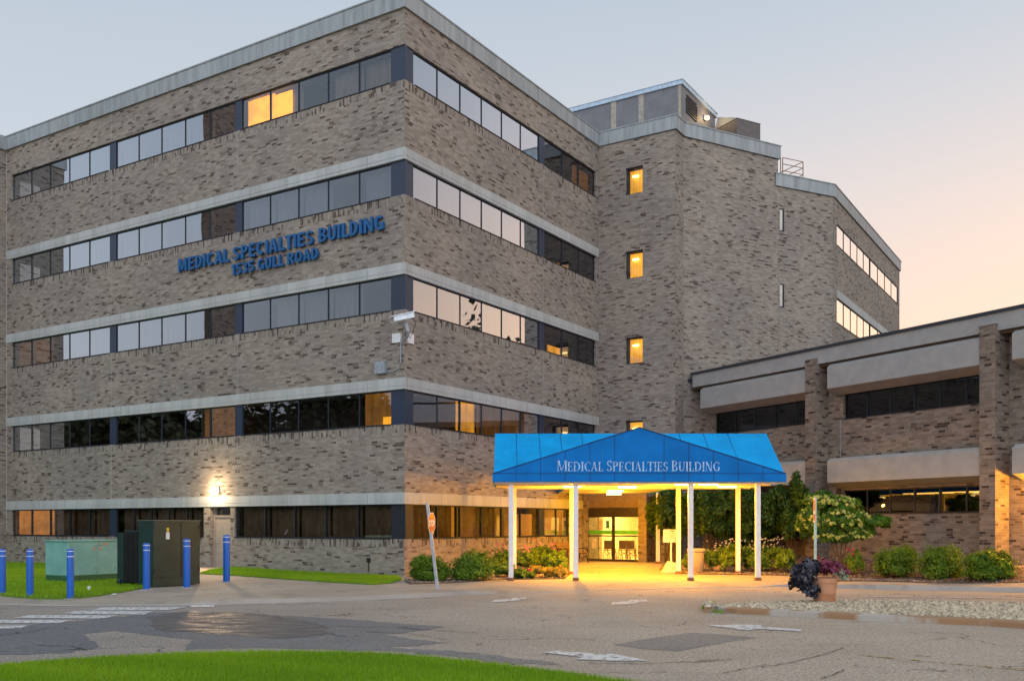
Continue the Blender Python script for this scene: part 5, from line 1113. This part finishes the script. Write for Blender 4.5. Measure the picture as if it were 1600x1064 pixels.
# waste bin
y = 34.8; x = X_(1088, y); z = float(hz(x, y)); tb_ = empty('waste_bin', (x, y, z), 'round tan waste bin with a wide rim right of the notice sign', 'bin')
m = M(); m.lathe((x, y, z), [(.235, 0), (.25, .02), (.28, .72), (.27, .74)], 32); m.build('body', plain('bin_body', (.40, .29, .16), .6, var=.08), tb_, smooth=True)
m = M(); m.lathe((x, y, z+.74), [(.28, 0), (.325, .015), (.33, .09), (.31, .11), (.20, .115), (.19, .05)], 32); m.build('rim', plain('bin_rim', (.50, .40, .25), .5), tb_, smooth=True)
# bench
FBn = Fr(FR_.w(9.6, .42, 0)[:2], UR); z = float(hz(*FBn.p)); bn = empty('bench', (*FBn.p, z), 'park bench with black scrolled ends and timber slats beside the doors', 'bench')
for s in (0, 1.75):
    m = M(); m.tube([FBn.w(s, .50, z), FBn.w(s, .42, z+.28), FBn.w(s, .45, z+.43), FBn.w(s, .05, z+.40), FBn.w(s, -.12, z+.85)], .028, 6); m.tube([FBn.w(s, -.05, z), FBn.w(s, .08, z+.22), FBn.w(s, .05, z+.40)], .028, 6)
    m.tube([FBn.w(s, .45, z+.43), FBn.w(s, .48, z+.58), FBn.w(s, .40, z+.64), FBn.w(s, .15, z+.60), FBn.w(s, -.02, z+.62)], .022, 6); m.tube([FBn.w(s, .42, z+.28), FBn.w(s, .24, z+.20), FBn.w(s, .08, z+.22)], .018, 6); m.build('end_frame', M_DARK, bn, smooth=True)
M_SLAT = plain('bench_timber', (.24, .13, .06), .6)
for i in range(5): m = M(); m.fb(FBn, -.03, 1.78, .06+i*.085, .125+i*.085, z+.43, z+.455); m.build('seat_slat', M_SLAT, bn)
for i in range(4): m = M(); m.fb(FBn, -.03, 1.78, .015-i*.038, .04-i*.038, z+.50+i*.10, z+.57+i*.10); m.build('back_slat', M_SLAT, bn)
# wheelchairs in the lobby
wsrc = None; M_CHR = plain('chrome', (.16, .13, .09), .4, .3); M_VIN = plain('brown_vinyl', (.16, .09, .04), .5)
ZL = .235
for i, (s_, o_, lab) in enumerate(((.62, .1, 'folded wheelchair behind the left sliding door'), (1.12, -.35, 'wheelchair in the lobby behind the meeting of the doors'), (1.62, .0, 'wheelchair in the lobby behind the right sliding door'), (2.1, -.3, 'wheelchair in the lobby nearest the right brick pier'))):
    if wsrc is None:
        t = empty('wheelchair', (0, 0, 0), lab, 'wheelchair', 'wheelchairs parked in the lobby'); parts = []
        for sx_ in (-.26, .26):
            m = M(); m.tube([(sx_, .0+.29*math.cos(a*math.pi/12), .30+.29*math.sin(a*math.pi/12)) for a in range(25)], .018, 6); 
            for a in range(8): m.tube([(sx_, 0, .3), (sx_, .28*math.cos(a*.785), .3+.28*math.sin(a*.785))], .004, 4)
            parts.append(m.build('wheel', M_CHR, t)); m = M(); m.tube([(sx_*.9, -.42+.07*math.cos(a*math.pi/6), .08+.07*math.sin(a*math.pi/6)) for a in range(13)], .016, 5); parts.append(m.build('caster', M_DARK, t))
        m = M(); m.box(-.21, .21, -.22, .20, .46, .49); parts.append(m.build('seat', M_VIN, t)); m = M(); m.box(-.21, .21, .20, .23, .52, .90); parts.append(m.build('backrest', M_VIN, t))
        m = M()
        for sx_ in (-.22, .22): m.tube([(sx_, .30, .93), (sx_, .22, .93), (sx_, .21, .3), (sx_, -.40, .2)], .013, 6); m.tube([(sx_, .2, .66), (sx_, -.2, .66), (sx_, -.22, .46), (sx_, -.45, .10), (sx_, -.58, .08)], .013, 6)
        m.tube([(-.22, 0, .45), (.22, 0, .2)], .012, 6); m.tube([(.22, 0, .45), (-.22, 0, .2)], .012, 6); parts.append(m.build('frame', M_CHR, t)); wsrc = (t, parts)
    else:
        t = wsrc[0].copy(); C.objects.link(t); t['label'] = lab
        for q in wsrc[1]: k = q.copy(); C.objects.link(k); k.parent = t
    t.location = FA.w(s_, o_, ZL); t.rotation_euler = (0, 0, R(150+i*8)); t.scale = (.8, .9, 1)
# security camera on the corner
z0 = Z_(497, 31.9); base = Vector((CP[0], CP[1], 0)); on = Vector((FL.n[0]+FR_.n[0], FL.n[1]+FR_.n[1], 0)).normalized()
sc_ = empty('security_camera', (CP[0], CP[1], z0-.5), 'white security camera on a corner bracket between two small boxes', 'camera')
cpn = base+on*.38; Yc = 31.9
m = M(); dirv = Vector((-.93, -.30, -.20)).normalized(); a = Vector((X_(646, Yc), Yc+.05, Z_(492, Yc))); b = Vector((X_(616, Yc), Yc-.18, Z_(501, Yc)))
dv = (b-a).normalized(); sd2 = dv.cross(Vector((0, 0, 1))).normalized(); u2 = sd2.cross(dv)
def slab(a, b, w_, h_, m): m.hexa([a-sd2*w_-u2*h_, a+sd2*w_-u2*h_, b+sd2*w_-u2*h_, b-sd2*w_-u2*h_], [a-sd2*w_+u2*h_, a+sd2*w_+u2*h_, b+sd2*w_+u2*h_, b-sd2*w_+u2*h_])
slab(a, b, .09, .08, m); m.build('housing', plain('camera_white', (.70, .76, .82), .4), sc_, bevel=.015)
m = M(); slab(a-dv*.05+u2*.10, b+dv*.10+u2*.10, .11, .012, m); m.build('sunshield', plain('camera_white2', (.72, .78, .84), .4), sc_)
m = M(); c1 = Vector((X_(634, Yc), Yc, Z_(505, Yc))); c2 = Vector((X_(637, Yc), Yc+.05, Z_(517, Yc))); m.tube([c1, c2], .07, 10); m.tube([c2, c2+Vector((0, .1, -.14)), Vector((CP[0], CP[1]-.05, Z_(527, 32)))], .05, 8); m.build('bracket', M_METAL, sc_)
m = M(); m.fb(FL, -.47, -.12, .0, .08, Z_(534.5, 32.4), Z_(520, 32.4)); m.build('junction_box', M_WHITE, sc_, bevel=.008)
m = M(); m.fb(FR_, .10, .42, .0, .08, Z_(536, 32.5), Z_(521, 32.5)); m.build('junction_box', M_WHITE, sc_, bevel=.008)
m = M(); m.tube([a+Vector((0, 0, -.05)), a+Vector((.06, .0, -.3)), a+Vector((-.02, 0, -.55)), Vector((X_(640, Yc), Yc+.1, Z_(528, Yc)))], .012, 6); m.build('cable', M_DARK, sc_)
eb = empty('electrical_box', FL.w(-1.1, 0, Z_(580, 33)), 'grey electrical box with a conduit up the wall corner below the camera', 'electrical box')
m = M(); m.fb(FL, FL.s(590), FL.s(605.5), 0, .16, Z_(585, 33), Z_(566.5, 33)); m.build('casing', M_METAL, eb, bevel=.006)
m = M(); e_ = FL.s(606); m.tube([FL.w(e_, .04, Z_(583, 33)), FL.w(-.42, .04, Z_(583.5, 33)), FL.w(-.22, .04, Z_(579, 33)), FL.w(-.13, .04, Z_(570, 33)), FL.w(-.12, .04, Z_(535, 33))], .018, 8); m.build('conduit', M_METAL, eb)
q = FL.s(577); m = M(); m.fb(FL, q-.05, q+.05, 0, .09, Z_(878, 33.3), Z_(871, 33.3)); m.tube([FL.w(q, .05, Z_(878, 33.3)), FL.w(q, .05, Z_(893, 33.3))], .018, 6); tag(m.build('wall_outlet', M_DARK), 'small black outlet box with a short pipe low on the left wall', 'outlet')

# ------------------------------------------------------------------ surroundings behind the camera that the glass mirrors
rg = np.random.default_rng(77); bl = []
for a0, a1, rad, hb_, hv, st_ in ((40, 112, 95, 20.5, 1.2, 1.7), (-120, -44, 90, 20, .9, 1.7), (112, 240, 90, 10, 2, 4), (44.9, 46.4, 95, 23, .6, 1.3)):
    a = a0
    while a < a1:
        if a0 == -120: hb_ = 16 if a > -78 else (25 if a < -92 else 21)
        an = R(a); r_ = rad*(1+rg.uniform(-.05, .1)); h = hb_+rg.uniform(-hv, hv); cx, cy = math.sin(an)*r_, math.cos(an)*r_
        if not (cy > 0 and abs(cx) < .60*cy): bl.append((cx, cy, h*.5, 4.2 if h < 25 else 2, 3.5, h*.5)); bl.append((cx*1.03, cy*1.03, 3.5, 5, 3, 5))
        a += st_
M_FAR = attr_mat('far_tree_leaves', (.025, .032, .014), (.06, .07, .028), .7)
tag(leaves('woodland', bl, 240000, .8, M_FAR, None, 78, nsub=34, rsub=.5, asp=.9), 'belt of dark trees round the site, mirrored in the windows', 'trees', kind='stuff')
tag(leaves('woodland', [(a, b, c*.86, d*.8, e*.8, f*.84) for a, b, c, d, e, f in bl if c < 12.2], 9000, 4.5, M_FAR, None, 79, nsub=20, rsub=.35, asp=.9), 'belt of dark trees round the site, mirrored in the windows', 'trees', kind='stuff')
